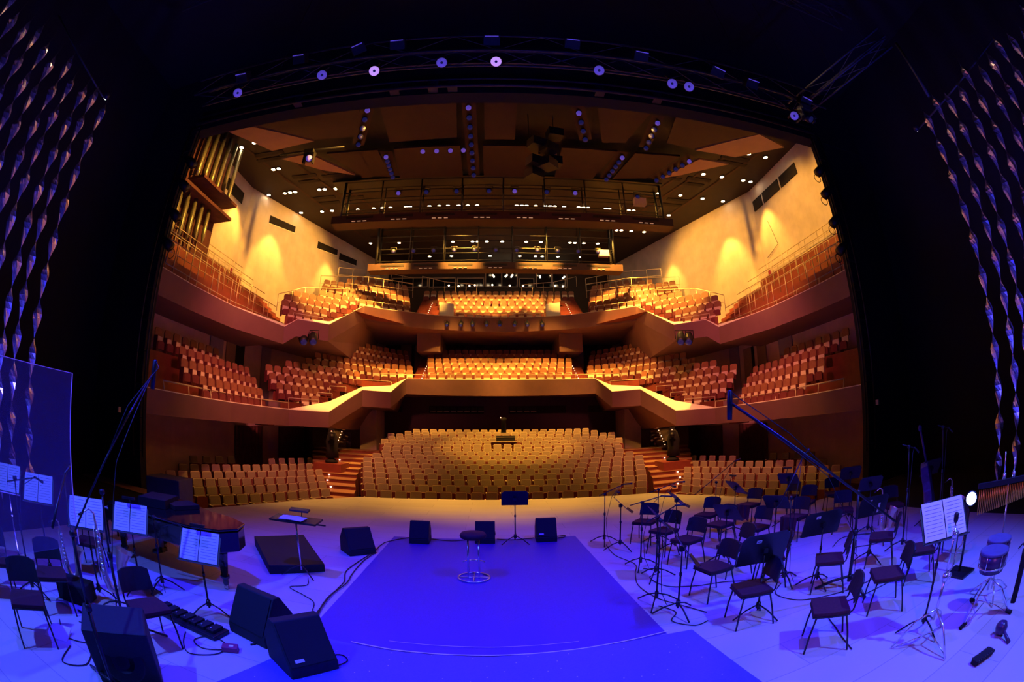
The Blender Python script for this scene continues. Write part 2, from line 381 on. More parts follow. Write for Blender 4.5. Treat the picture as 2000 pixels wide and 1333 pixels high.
A = [(0.41, 4.64), (-0.1, 4.61), (-0.56, 4.59), (-1.1, 4.60), (-1.69, 4.62)]
mb.quadstrip([(x, y, 0.0135) for x, y in A], [(x, y + 0.009, 0.0135) for x, y in A], 'tape')
tag(mb.build('floor_tape'), 'short pale tape line parallel to the long curved one', 'tape')

# ---- stage house
for s, nm in ((-1, 'left'), (1, 'right')):
    mb = MB(); mb.box((s * 14.2, 2, 7.4), (0.3, 18, 15.8), 'black'); struct(mb, 'wall_stage_' + nm)
    mb = MB(); mb.prism([(s * 11.35, 10.6), (s * 11.35, 10.9), (s * 14.2, 10.9), (s * 14.2, 10.6)], -0.2, 13.0, 'black'); struct(mb, 'wall_portal_' + nm)
mb = MB(); mb.box((0, 10.8, 13.7), (28.4, 0.5, 3.0), 'black')
struct(mb, 'wall_portal_header')
mb = MB(); mb.box((0, -7, 6.5), (28.6, 0.3, 14), 'black'); struct(mb, 'wall_stage_back')
mb = MB(); mb.box((0, 2, 15.3), (28.6, 18.4, 0.3), 'black'); struct(mb, 'ceiling_stage')
# portal header underside frame with hanging brackets
mb = MB(); mb.tube([(-11.2, 10.3, 12.3), (11.2, 10.3, 12.3)], 0.06, 'truss'); mb.tube([(-11.2, 10.3, 12.6), (11.2, 10.3, 12.6)], 0.04, 'truss')
t = tag(mb.build('header_pipe'), 'dark pipe running along the top of the stage opening', 'pipe')
for x in (-6.9, -3.6, -2.4, -1.8, 2.7, 4.6):
    mb = MB(); mb.box((x, 10.42, 12.45), (0.30, 0.24, 0.42), 'truss'); mb.build('bracket', t)

# ---- side walls, back walls, ceiling
for s, nm in ((-1, 'left'), (1, 'right')):
    mb = MB()
    P1 = mir([(-15, 10.9), (-15, 26.5), (-9.7, 38.2)], s)
    for a, b in zip(P1, P1[1:]):
        mb.add([(a[0], a[1], -1.1), (b[0], b[1], -1.1), (b[0], b[1], 7.6 if b[1] < 30 else 9.8), (a[0], a[1], 7.6)], [(0, 1, 2, 3)], 'wall2')
    struct(mb, 'wall_' + nm)
    mb = MB()
    P2 = mir([(-16.6, 10.9), (-16.6, 23.2), (-10.4, 39.9)], s)
    for a, b in zip(P2, P2[1:]):
        mb.add([(a[0], a[1], 7.4), (b[0], b[1], 7.4), (b[0], b[1], 17.4), (a[0], a[1], 17.4)], [(0, 1, 2, 3)], 'wall')
    struct(mb, 'wall_upper_' + nm)
    mb = MB(); zz = [6.95, 6.95, 6.95, 7.3, 9.3, 9.55, 9.55]
    I_ = mir([(-12.9, 11), (-12.9, 17.6), (-12.2, 21.9), (-11.4, 23.4), (-9.9, 29.4), (-9.0, 33), (-8.6, 38.2)], s); O2 = mir([(-16.7, 11), (-16.7, 17.6), (-16.7, 22), (-16.7, 24), (-14.6, 29.4), (-13.2, 33), (-11.2, 38.4)], s)
    mb.quadstrip([(p[0], p[1], z) for p, z in zip(I_, zz)], [(p[0], p[1], z) for p, z in zip(O2, zz)], 'fascia'); struct(mb, 'ceiling_lower_balcony_' + nm)
    # purple pilaster strips on the middle level
    for k, (y0, y1) in enumerate(((19.3, 20.6), (25.2, 26.45))):
        mb = MB(); mb.box((s * 14.97, (y0 + y1) / 2, 5.6), (0.06, y1 - y0, 5.0), 'purple'); struct(mb, 'trim_%d' % (3 + k + (0 if s < 0 else 2)))
mb = MB(); mb.box((0, 33.2, 1.9), (20.5, 0.3, 6.0), 'darkwood'); struct(mb, 'wall_back_stalls')
mb = MB(); mb.box((0, 38.1, 7.7), (20.5, 0.3, 6.2), 'darkwood'); struct(mb, 'wall_back_middle')
mb = MB(); mb.box((0, 40.0, 14.4), (21, 0.3, 6.4), 'boothwall'); struct(mb, 'wall_back')
mb = MB(); mb.prism([(-16.8, 10.9), (16.8, 10.9), (16.8, 23.4), (10.6, 40.2), (-10.6, 40.2), (-16.8, 23.4)], 17.3, 17.6, 'ceil'); struct(mb, 'ceiling')

# ---- fascias and soffits. The polylines run from the portal inwards, left side
MID = [(-11.45, 10.9, 3.14), (-11.6, 14, 3.12), (-11.6, 16.8, 3.10), (-11.3, 19.6, 3.09), (-10.9, 21.4, 3.09), (-9.05, 22.5, 3.09), (-8.2, 25.9, 4.55), (-6.75, 27.1, 4.55), (-6.3, 29.7, 5.66), (-3.2, 30.4, 5.72), (0, 30.7, 5.74)]
UPP = [(-12.45, 11.0, 7.5), (-12.55, 14.4, 7.5), (-12.45, 17.6, 7.5), (-11.75, 21.9, 7.5), (-11.15, 22.3, 8.0), (-9.75, 23.7, 8.0), (-9.3, 29.1, 10.55), (-8.4, 30.1, 10.6), (-4.8, 32.1, 10.6), (-2.4, 32.7, 10.6), (0, 32.9, 10.6)]
def back(p, d):
    v = (Vector(p[:2]) - Vector((-0.0, 0))).normalized() * d
    return Vector((p[0] + v.x, p[1] + v.y, p[2]))
def fascia(L, hs, name, label_steps, innerw, seg_up, soff_y, soffz):
    full = L + [(-p[0], p[1], p[2]) for p in reversed(L[:-1])]
    h = hs + list(reversed(hs[:-1])); iw = innerw + list(reversed(innerw[:-1])); up = seg_up + list(reversed(seg_up[:-1]))
    mb = MB(); n = len(full)
    top = [Vector(p) for p in full]; bot = [back(p, 0.25) - Vector((0, 0, h[i])) for i, p in enumerate(full)]
    mb.quadstrip(top, bot, 'fascia')
    lip = [p + Vector((0, 0, 0.03)) for p in top]; mb.quadstrip(top, lip, 'cream')
    inn = [back(p, iw[i]) + Vector((0, 0, up[i])) for i, p in enumerate(full)]
    mb.quadstrip(lip, inn, 'cream')
    # soffit, receding to the wall
    so = []
    for p in full:
        x, y = p[0], p[1]
        if abs(x) > 10.8: so.append(Vector((math.copysign(15.4, x), y + 0.6, soffz(p))))
        else: so.append(Vector((x * 1.12, soff_y, soffz(p))))
    mb.quadstrip(bot, so, 'fascia')
    return struct(mb, name)
fascia(MID, [0.82] * 5 + [0.80, 0.95, 0.95, 1.0, 1.08, 1.1], 'balcony_lower', '', [0.45] * 5 + [1.5, 1.2, 1.5, 0.65, 0.6, 0.6], [0.05] * 5 + [0.62, 0.30, 0.55, 0.10, 0.10, 0.10], 33.2,
       lambda p: p[2] - 0.75 if abs(p[0]) > 10.8 else p[2] - 1.0)
fascia(UPP, [0.95] * 3 + [0.90, 0.9, 0.9, 0.95, 1.0, 1.0, 1.0, 1.05], 'balcony_upper', '', [0.45] * 3 + [0.7, 0.9, 1.3, 1.1, 0.6, 0.5, 0.5, 0.5], [0.03] * 3 + [0.3, 0.2, 0.5, 0.3, 0.06, 0.05, 0.05, 0.05], 38.1,
       lambda p: p[2] - 1.0 if abs(p[0]) > 10.8 else p[2] - 1.15)
# broad beams under the upper balcony beside the middle doors
for s in (-1, 1):
    mb = MB(); xs = sorted((s * 4.5, s * 6.3))
    mb.prism([(xs[0], 33.6), (xs[1], 33.6), (xs[1], 38), (xs[0], 38)], 8.15, 9.6, 'fascia'); struct(mb, 'trim_%d' % (7 if s < 0 else 8))

# ---- rows of seats
ST = []     # (x, y, z floor, angle, label, group)
STC = [(5.2, 17.2, 0.02), (5.5, 18.06, 0.17), (5.8, 18.92, 0.31), (6.05, 19.78, 0.46), (6.3, 20.64, 0.61), (6.55, 21.5, 0.76), (6.8, 22.36, 0.92), (6.55, 23.22, 1.08), (6.25, 24.08, 1.23),
       (6.4, 24.94, 1.40), (6.55, 25.8, 1.56), (6.95, 26.66, 1.73), (6.7, 27.52, 1.89), (6.95, 28.38, 2.05), (6.0, 29.24, 2.22), (5.6, 30.1, 2.36)]
rows = []
for i, (hw, y, zt) in enumerate(STC):
    L = [(-hw, y - 0.25), (-hw * 0.5, y - 0.03), (0, y + 0.05), (hw * 0.5, y - 0.03), (hw, y - 0.25)]
    rows.append((L, zt - 0.92)); n = int(2 * hw / 0.55) + 1
    for k, (p, d) in enumerate(along(L, n)):
        ST.append((p.x, p.y, zt - 0.92, math.atan2(d.y, d.x), 'beige seat, centre stalls, %s row from stage, %s from the left end' % (ORD[i], ORD[k]), 'seats of the centre stalls'))
terrace('floor_stalls_centre', rows, 'carpet', 'redwood', -1.1)
SL = [([(-9.42, 12.4), (-7.04, 16.86)], -0.05, 10), ([(-10.7, 12.35), (-7.75, 18.35)], 0.05, 13), ([(-11.9, 12.9), (-8.35, 19.63)], 0.15, 14), ([(-12.8, 13.9), (-8.99, 21.03)], 0.25, 15),
      ([(-13.5, 15.6), (-9.9, 23.08)], 0.36, 15), ([(-14.1, 17.2), (-13.2, 19.3)], 0.60, 4), ([(-12.0, 21.6), (-10.9, 24.4)], 0.52, 5)]
for s in (-1, 1):
    rr = []
    for i, (L, zt, n) in enumerate(SL):
        Lm = mir(L, s)
        if i < 5: rr.append((Lm, zt - 0.95))
        for k, (p, d) in enumerate(along(Lm, n)):
            if s < 0: d = d
            ang = math.atan2(d.y, d.x) if s < 0 else math.atan2(-d.y, -d.x)
            wh = '%s row from stage' % ORD[i] if i < 5 else ('dim corner by wall', 'back corner')[i - 5]
            kk = k if s < 0 else n - 1 - k
            ST.append((p.x, p.y, zt - 0.95, ang, 'beige seat, %s side stalls, %s, %s from the left end' % (SIDE[s], wh, ORD[kk]), 'seats of the %s side stalls' % SIDE[s]))
    terrace('floor_stalls_%s' % SIDE[s], rr, 'carpet', 'redwood', -1.1)
BS = []
def brow(L, zt, n, lab, grp, s):
    Lm = mir(L, s)
    for k, (p, d) in enumerate(along(Lm, n)):
        ang = math.atan2(d.y, d.x) if s < 0 else math.atan2(-d.y, -d.x)
        kk = k if s < 0 else n - 1 - k
        BS.append((p.x, p.y, zt - 0.62, ang, '%s, %s from left end' % (lab, ORD[kk]), grp))
MC = [(4.75, 31.55, 5.95, 16), (4.95, 32.3, 6.40, 17), (5.1, 33.15, 6.88, 18), (5.25, 34.0, 7.36, 19), (5.4, 34.9, 7.84, 20), (5.5, 35.8, 8.32, 21)]
rows = []
for i, (hw, y, zt, n) in enumerate(MC):
    L = [(-hw, y), (0, y + 0.1), (hw, y)]; rows.append((L, zt - 0.62))
    for k, (p, d) in enumerate(along(L, n)):
        BS.append((p.x, p.y, zt - 0.62, math.atan2(d.y, d.x), 'brown-topped seat, centre of lower balcony, %s row up, %s from left end' % (ORD[i], ORD[k]), 'centre seats of the lower balcony'))
terrace('floor_lower_balcony', rows, 'carpet', 'redwood', 5.2)
ML = [([(-11.9, 22.9), (-10.5, 24.0)], 3.62, 4), ([(-11.9, 22.2), (-10.8, 25.0)], 4.15, 6), ([(-12.4, 22.2), (-10.56, 26.2)], 4.66, 8), ([(-12.8, 22.45), (-10.2, 27.3)], 5.15, 10), ([(-12.4, 24.2), (-9.44, 28.7)], 5.63, 10),
      ([(-11.9, 26.1), (-8.85, 30.3), (-6.4, 31.4)], 6.10, 14), ([(-11.7, 27.1), (-8.7, 31.4), (-6.65, 32.8)], 6.6, 14), ([(-11.35, 28.0), (-8.8, 32.5), (-7.0, 34.1)], 7.15, 14), ([(-11.1, 29.1), (-9.0, 33.0), (-7.3, 35.1)], 7.72, 13),
      ([(-10.9, 31.2), (-9.3, 34.0), (-7.6, 36.0)], 8.25, 10)]
T = [([(-11.95, 15.05), (-11.85, 19.9)], 3.62, 9), ([(-12.65, 14.5), (-12.65, 20.6)], 4.22, 11), ([(-13.4, 15.2), (-13.5, 21.2)], 4.82, 10), ([(-14.15, 14.2), (-14.15, 18.9)], 5.42, 8)]
UL = [([(-11.77, 22.6), (-10.74, 23.75)], 8.3, 4), ([(-12.14, 22.51), (-10.5, 24.56)], 8.8, 6), ([(-12.3, 23.06), (-10.21, 25.32)], 9.3, 7), ([(-12.2, 24.11), (-9.9, 26.3)], 9.8, 7), ([(-11.24, 25.9), (-9.7, 27.5)], 10.35, 5),
      ([(-9.73, 29.9), (-6.85, 31.75)], 10.9, 7), ([(-10.8, 29.9), (-6.93, 32.4)], 11.4, 9), ([(-12.7, 29.7), (-7.1, 33.0)], 11.95, 13), ([(-12.7, 30.1), (-7.3, 33.6)], 12.5, 13), ([(-11.4, 31.6), (-7.5, 34.3)], 13.05, 9), ([(-11.0, 32.8), (-7.8, 35.2)], 13.6, 8)]
for s in (-1, 1):
    for i, (L, zt, n) in enumerate(ML): brow(L, zt, n, 'brown-topped seat, %s block of lower balcony, %s row up' % (SIDE[s], ORD[i]), '%s block seats of the lower balcony' % SIDE[s], s)
    terrace('floor_lower_balcony_%s' % SIDE[s], [(mir(L, s), z - 0.62) for L, z, n in ML], 'carpet', 'redwood', 3.0)
    for i, (L, zt, n) in enumerate(T): brow(L, zt, n, 'brown-topped seat, %s side terrace of lower balcony, %s row up' % (SIDE[s], ORD[i]), '%s side terrace seats of the lower balcony' % SIDE[s], s)
    TT = [([(-11.95, 12.0), (-11.85, 20.6)], 3.0), ([(-12.65, 12.0), (-12.65, 21.4)], 3.6), ([(-13.4, 12.0), (-13.5, 21.9)], 4.2), ([(-14.15, 12.0), (-14.15, 21.9)], 4.8)]
    terrace('floor_side_terrace_%s' % SIDE[s], [(mir(L, s), z) for L, z in TT], 'carpet', 'redwood', None, off=0.15)
    for i, (L, zt, n) in enumerate(UL): brow(L, zt, n, 'brown-topped seat, %s block of upper balcony, %s row up' % (SIDE[s], ORD[i]), '%s block seats of the upper balcony' % SIDE[s], s)
    terrace('floor_upper_balcony_%s' % SIDE[s], [(mir(L, s), z - 0.62) for L, z, n in UL], 'carpet', 'redwood', 7.6)
UC = [(2.9, 33.5, 10.9, 10), (3.2, 34.1, 11.45, 11), (4.4, 34.9, 12.0, 14), (4.75, 35.9, 12.6, 16), (4.95, 36.8, 13.2, 17), (6.3, 37.8, 13.85, 22)]
rows = []
for i, (hw, y, zt, n) in enumerate(UC):
    L = [(-hw, y - 0.1), (0, y + 0.1), (hw, y - 0.1)]; rows.append((L, zt - 0.62))
    for k, (p, d) in enumerate(along(L, n)):
        BS.append((p.x, p.y, zt - 0.62, math.atan2(d.y, d.x), 'brown-topped seat, centre of upper balcony, %s row up, %s from left end' % (ORD[i], ORD[k]), 'centre seats of the upper balcony'))
terrace('floor_upper_balcony', rows, 'carpet', 'redwood', 10.2)

def rpoly(w, h, r, n=4):     # rounded-top outline, feet at v = 0
    P = [(-w / 2, 0), (w / 2, 0)]
    for k in range(n + 1):
        a = PI / 2 * k / n; P.append((w / 2 - r + r * math.cos(a), h - r + r * math.sin(a)))
    for k in range(n + 1):
        a = PI / 2 + PI / 2 * k / n; P.append((-w / 2 + r + r * math.cos(a), h - r + r * math.sin(a)))
    return P
# seat faces -y; origin on the floor under the backrest
FR = lambda x, y, z, tilt=0.0: ((x, y, z), (1, 0, 0), (0, math.sin(tilt), math.cos(tilt)), (0, math.cos(tilt), -math.sin(tilt)))
def seat_parts():
    back = MB(); back.slab(rpoly(0.44, 0.50, 0.07), 0.05, 'seatred', FR(0, 0.02, 0.42, 0.16)); back.slab(rpoly(0.425, 0.45, 0.06), 0.03, 'piping', FR(0, 0.0, 0.46, 0.16))
    back.slab(rpoly(0.385, 0.415, 0.045), 0.02, 'beige', FR(0, -0.014, 0.47, 0.16))
    seat = MB(); seat.slab(rpoly(0.46, 0.40, 0.10), 0.10, 'seatred', FR(0, -0.19, 0.20, 0.06)); seat.slab(rpoly(0.475, 0.415, 0.10), 0.02, 'piping', FR(0, -0.10, 0.20, 0.06))
    base = MB(); base.box((-0.26, -0.10, 0.30), (0.03, 0.30, 0.60), 'seatred'); base.box((-0.26, -0.12, 0.61), (0.045, 0.32, 0.03), 'piping')
    return (('backrest', back), ('seat', seat), ('armrest', base))
def balc_seat():
    mb = MB(); mb.slab(rpoly(0.47, 0.36, 0.12), 0.06, 'seatbrown', FR(0, 0.02, 0.64, 0.10)); mb.slab(rpoly(0.44, 0.26, 0.03), 0.05, 'seatcream', FR(0, -0.05, 0.38, 0.06))
    mb.slab(rpoly(0.44, 0.34, 0.12), 0.08, 'seatred', FR(0, -0.20, 0.10, 0.04)); mb.box((-0.265, -0.06, 0.32), (0.03, 0.24, 0.64), 'seatred')
    return mb
def merged(name, src, items):
    mb = MB()
    for (x, y, z, a, *_r) in items:
        c, sn = math.cos(a), math.sin(a)
        for part in src:
            o = len(mb.v); mb.v += [(x + v[0] * c - v[1] * sn, y + v[0] * sn + v[1] * c, z + v[2]) for v in part.v]
            for f, m_, sm in zip(part.f, part.m, part.sm): mb.f.append([q + o for q in f]); mb.m.append(mb.mi(part.mats[m_])); mb.sm.append(sm)
    return mb.build(name)
def near(t): return (t[0] + 0.5) ** 2 + t[1] ** 2 + (t[2] - 2.5) ** 2
ST.sort(key=near); BS.sort(key=near)
sp = seat_parts(); meshes = [(n, m.mesh(n)) for n, m in sp]
for (x, y, z, a, lab, grp) in ST[:300]:
    r = empty('stalls_chair', (x, y, z), a, lab, 'seat', grp)
    for n, me in meshes:
        o = bpy.data.objects.new(n, me); COL.objects.link(o); o.parent = r
tag(merged('stalls_seats_rear', [m for n, m in sp], ST[300:]), 'rows of beige seats at the rear of the stalls under the balcony', 'seats', kind='stuff')
bm_ = balc_seat(); bme = bm_.mesh('balcony_chair')
for (x, y, z, a, lab, grp) in BS[:300]:
    o = bpy.data.objects.new('balcony_chair', bme); COL.objects.link(o); o.location = (x, y, z); o.rotation_euler = (0, 0, a); tag(o, lab, 'balcony seat', grp)
tag(merged('balcony_seats_rear', [bm_], BS[300:]), 'far rows of brown-topped seats filling the middle and rear of both balconies', 'seats', kind='stuff')

# ================================================================== HALL DETAILS
# aisle steps beside the centre stalls, with little floor lights
for s in (-1, 1):
    mb = MB(); root = None
    W = [(6.0, 7.3, 16.9), (6.1, 7.9, 17.7), (6.4, 8.5, 18.5), (6.6, 9.0, 19.4), (6.9, 9.2, 20.3), (7.1, 9.5, 21.2), (7.3, 9.9, 22.2), (7.2, 10.3, 23.2), (6.9, 10.8, 24.4), (6.9, 11.4, 25.8), (7.0, 11.9, 27.3), (7.2, 12.6, 28.8)]
    st = empty('aisle_stairs', (0, 0, 0), 0, 'wooden aisle steps climbing between the centre and %s side stalls' % SIDE[s], 'stairs')
    for i in range(len(W) - 1):
        a, b = W[i], W[i + 1]; z = -0.95 + 0.17 * (i + 1)
        p = MB(); q = [(s * a[0], a[2]), (s * a[1], a[2]), (s * b[1], b[2]), (s * b[0], b[2])]
        p.prism(q if s > 0 else q[::-1], z - 0.03, z, 'tread')
        q2 = [(s * a[0], a[2] + 0.03), (s * a[1], a[2] + 0.03), (s * b[1], b[2]), (s * b[0], b[2])]
        p.prism(q2 if s > 0 else q2[::-1], -1.1, z - 0.031, 'redwood')
        step = p.build('step', st)
        if i < 9:
            x = s * (a[0] * 0.5 + a[1] * 0.5 + (0.25 if i % 3 else 0)); l = MB(); l.box((x, a[2] - 0.01, z - 0.09), (0.07, 0.03, 0.05), 'steplight'); l.build('step_light', step)
    # stair to the balcony behind the side stalls
    st = empty('balcony_stairs', (s * 11.0, 30.0, 0.9), 0, 'lit stair rising behind a doorway at the %s rear of the stalls' % SIDE[s], 'stairs')
    for i in range(14):
        p = MB(); p.box((0, i * 0.24, i * 0.2 + 0.05), (0.75, 0.26, 0.10), 'tread'); q = p.build('step', st)
        l = MB(); l.box((s * 0.28, i * 0.24 - 0.14, i * 0.2 + 0.06), (0.04, 0.02, 0.04), 'steplight'); l.build('step_light', q)
    # masonry piers, door leaf and dark wall either side of that stair
    mb = MB(); mb.prism([(s * 8.55, 30.6), (s * 9.75, 30.6), (s * 9.75, 33.0), (s * 8.55, 33.0)], -1, 4.6, 'wall2'); struct(mb, 'trim_%d' % (9 if s < 0 else 10))
    mb = MB(); mb.box((s * 10.25, 31.2, 2.5), (0.75, 0.1, 4.0), 'door'); mb.box((s * 9.9, 31.13, 1.9), (0.03, 0.06, 0.2), 'chrome'); struct(mb, 'door_%d' % (1 if s < 0 else 2))
    mb = MB(); mb.prism([(s * 11.45, 29.4), (s * 12.3, 28.0), (s * 13.2, 28.6), (s * 12.2, 30.4)], -1, 4.6, 'darkwood'); struct(mb, 'trim_%d' % (11 if s < 0 else 12))
    # curtained doors in the stalls walls
    mb = MB(); y0, y1 = 22.3, 25.7; N = 24
    P = [Vector((s * (14.92 + 0.05 * math.sin(k * 2.2)), y0 + (y1 - y0) * k / N, 0)) for k in range(N + 1)]
    mb.quadstrip([p + Vector((0, 0, -0.6)) for p in P], [p + Vector((0, 0, 2.06)) for p in P], 'curtain'); struct(mb, 'door_%d' % (3 if s < 0 else 4))
    mb = MB(); mb.box((s * 14.0, 28.5, 0.6), (0.15, 2.6, 3.0), 'curtain', (0, 0, s * 0.42)); struct(mb, 'door_%d' % (5 if s < 0 else 6))
    # doors on the lower balcony side walls: two leaves, one standing open
    d = empty('door_%d' % (7 if s < 0 else 8), (s * 14.96, 22.0 if s < 0 else 23.0, 4.4)); d['kind'] = 'structure'
    p = MB(); p.box((0, -0.55, 1.15), (0.06, 1.0, 2.3), 'door'); p.build('leaf', d)
    p = MB(); p.box((0.0, 0.5, 1.15), (0.04, 0.95 if s < 0 else 0.25, 2.3), 'void'); p.build('opening', d)
    p = MB(); p.box((-s * 0.05, -0.15, 1.0), (0.05, 0.06, 0.12), 'blackmetal'); p.build('handle', d)
    if s > 0: p = MB(); p.box((0, 1.1, 1.15), (0.06, 0.95, 2.3), 'door'); p.build('leaf', d)
    mb = MB(); mb.box((s * 14.9, 22.2 if s < 0 else 23.1, 6.98), (0.06, 0.4, 0.2), 'blackmetal'); e = tag(mb.build('exit_sign'), 'small lit exit sign above the %s door of the lower balcony' % SIDE[s], 'sign')
    mb = MB(); mb.box((s * 14.86, 22.2 if s < 0 else 23.1, 6.98), (0.02, 0.34, 0.14), 'exit'); mb.build('lit_panel', e)
    # doors behind the centre aisle of the lower balcony
    d = empty('door_%d' % (9 if s < 0 else 10), (s * 7.35, 37.9, 7.3)); d['kind'] = 'structure'
    p = MB(); p.box((-0.62, 0, 1.15), (0.95, 0.06, 2.4), 'door'); p.build('leaf', d)
    p = MB(); p.box((0.62, 0, 1.15), (0.95, 0.06, 2.4), 'door' if s < 0 else 'void'); p.build('leaf', d)
    p = MB(); p.box((0, 0.01, 1.15), (0.22, 0.05, 2.4), 'void'); p.build('gap', d)
    mb = MB(); mb.box((s * 7.35, 37.85, 9.95), (0.4, 0.06, 0.2), 'exit'); tag(mb.build('exit_sign'), 'small lit exit sign above the %s doors behind the lower balcony' % SIDE[s], 'sign')
    # side aisle steps on the lower balcony
    st = empty('terrace_stairs', (0, 0, 0), 0, 'dark red steps between the %s side terrace and block of the lower balcony' % SIDE[s], 'stairs')
    for i in range(7):
        x0 = 12.1 + i * 0.36; z = 3.0 + i * 0.24; p = MB(); p.box((s * (x0 + 0.2), 21.25, z - 0.4), (0.40, 1.5, 0.8), 'carpet'); q = p.build('step', st)
        l = MB(); l.box((s * (x0 - 0.012), 20.95 + 0.08 * i, z - 0.06), (0.02, 0.05, 0.05), 'steplight'); l.build('step_light', q)
    # centre aisle steps of both balconies
    for (x0, x1, y0, z0, n, dz, dy, nm) in ((5.15, 6.35, 31.2, 5.35, 12, 0.24, 0.46, 'lower'), (4.9, 6.7, 33.0, 10.3, 13, 0.27, 0.42, 'upper')):
        st = empty('balcony_aisle', (0, 0, 0), 0, 'red carpeted steps %s of the centre seats of the %s balcony' % (SIDE[s], nm), 'stairs')
        for i in range(n):
            z = z0 + i * dz; p = MB(); p.box((s * (x0 + x1) / 2, y0 + i * dy + dy / 2, z - 0.3), (x1 - x0, dy, 0.6), 'carpet'); q = p.build('step', st)
            l = MB(); l.box((s * (x0 * 0.55 + x1 * 0.45), y0 + i * dy - 0.012, z - 0.05), (0.045, 0.02, 0.05), 'steplight'); l.build('step_light', q)
    # pale angled parapets with a doorway behind the centre aisles of the upper balcony
    mb = MB(); x0, x1 = (3.5, 4.6); mb.prism([(s * x0, 33.15), (s * x1, 33.3), (s * x1, 33.6), (s * x0, 33.45)], [10.6] * 4, [11.75, 11.95, 11.95, 11.75], 'cream'); struct(mb, 'trim_%d' % (13 if s < 0 else 14))
    # upper side terrace: tall red risers
    st = empty('side_terrace', (0, 0, 0), 0, 'steep red tiers along the %s upper wall with handrails' % SIDE[s], 'terrace')
    yb = [24.2, 25.2, 26.0, 26.6]
    for k in range(4):
        x0 = 12.95 + k * 0.98; z = 8.15 + k * 0.86; p = MB(); y1 = min(yb[k], 23.0 + 0.0 * k) if k < 2 else 23.0
        p.box((s * (x0 + 0.05), (12.0 + y1) / 2, z - 0.6), (0.1, y1 - 12.0, 1.25), 'redwood'); p.box((s * (x0 + 0.55), (12.0 + y1) / 2, z - 0.75), (0.95, y1 - 12.0, 0.06), 'carpet'); q = p.build('tier', st)
        r = MB(); r.tube([(s * (x0 + 0.02), 12.2, z + 0.75), (s * (x0 + 0.02), y1, z + 0.75)], 0.022, 'rail', 6); r.tube([(s * (x0 + 0.02), 12.2, z + 0.3), (s * (x0 + 0.02), y1, z + 0.3)], 0.014, 'rail', 6)
        y = 12.6
        while y < y1:
            for dy in (0, 0.55):
                if y + dy < y1: r.tube([(s * (x0 - 0.02), y + dy, z - 0.45), (s * (x0 - 0.02), y + dy, z + 0.75)], 0.02, 'rail', 6)
            y += 1.75
        r.build('rail', q)
    for k in (1, 2):
        for j in range(12):
            x0 = 12.95 + k * 0.98; z = 8.15 + k * 0.86; y = 13.0 + j * 0.82
            p = MB(); p.box((s * (x0 + 0.32), y, z - 0.18), (0.08, 0.55, 0.52), 'seatcream'); p.box((s * (x0 + 0.42), y, z - 0.35), (0.14, 0.5, 0.6), 'seatbrown')
            tag(p.build('terrace_chair'), 'pale-topped seat behind the %s red parapet of the %s upper tiers, %s from the stage' % (('lower', 'higher')[k - 1], SIDE[s], ORD[j]), 'terrace seat', 'seats on the upper side tiers')
    st = empty('upper_terrace_stairs', (0, 0, 0), 0, 'red steps at the rear end of the %s upper tiers' % SIDE[s], 'stairs')
    for i in range(8):
        p = MB(); p.box((s * (12.5 + i * 0.36), 23.6, 7.6 + i * 0.32 - 0.17), (0.40, 1.6, 0.34), 'redwood'); q = p.build('step', st)
        l = MB(); l.box((s * (12.3 + i * 0.38 - 0.012), 23.6, 7.6 + i * 0.32 - 0.07), (0.02, 0.05, 0.05), 'steplight'); l.build('step_light', q)

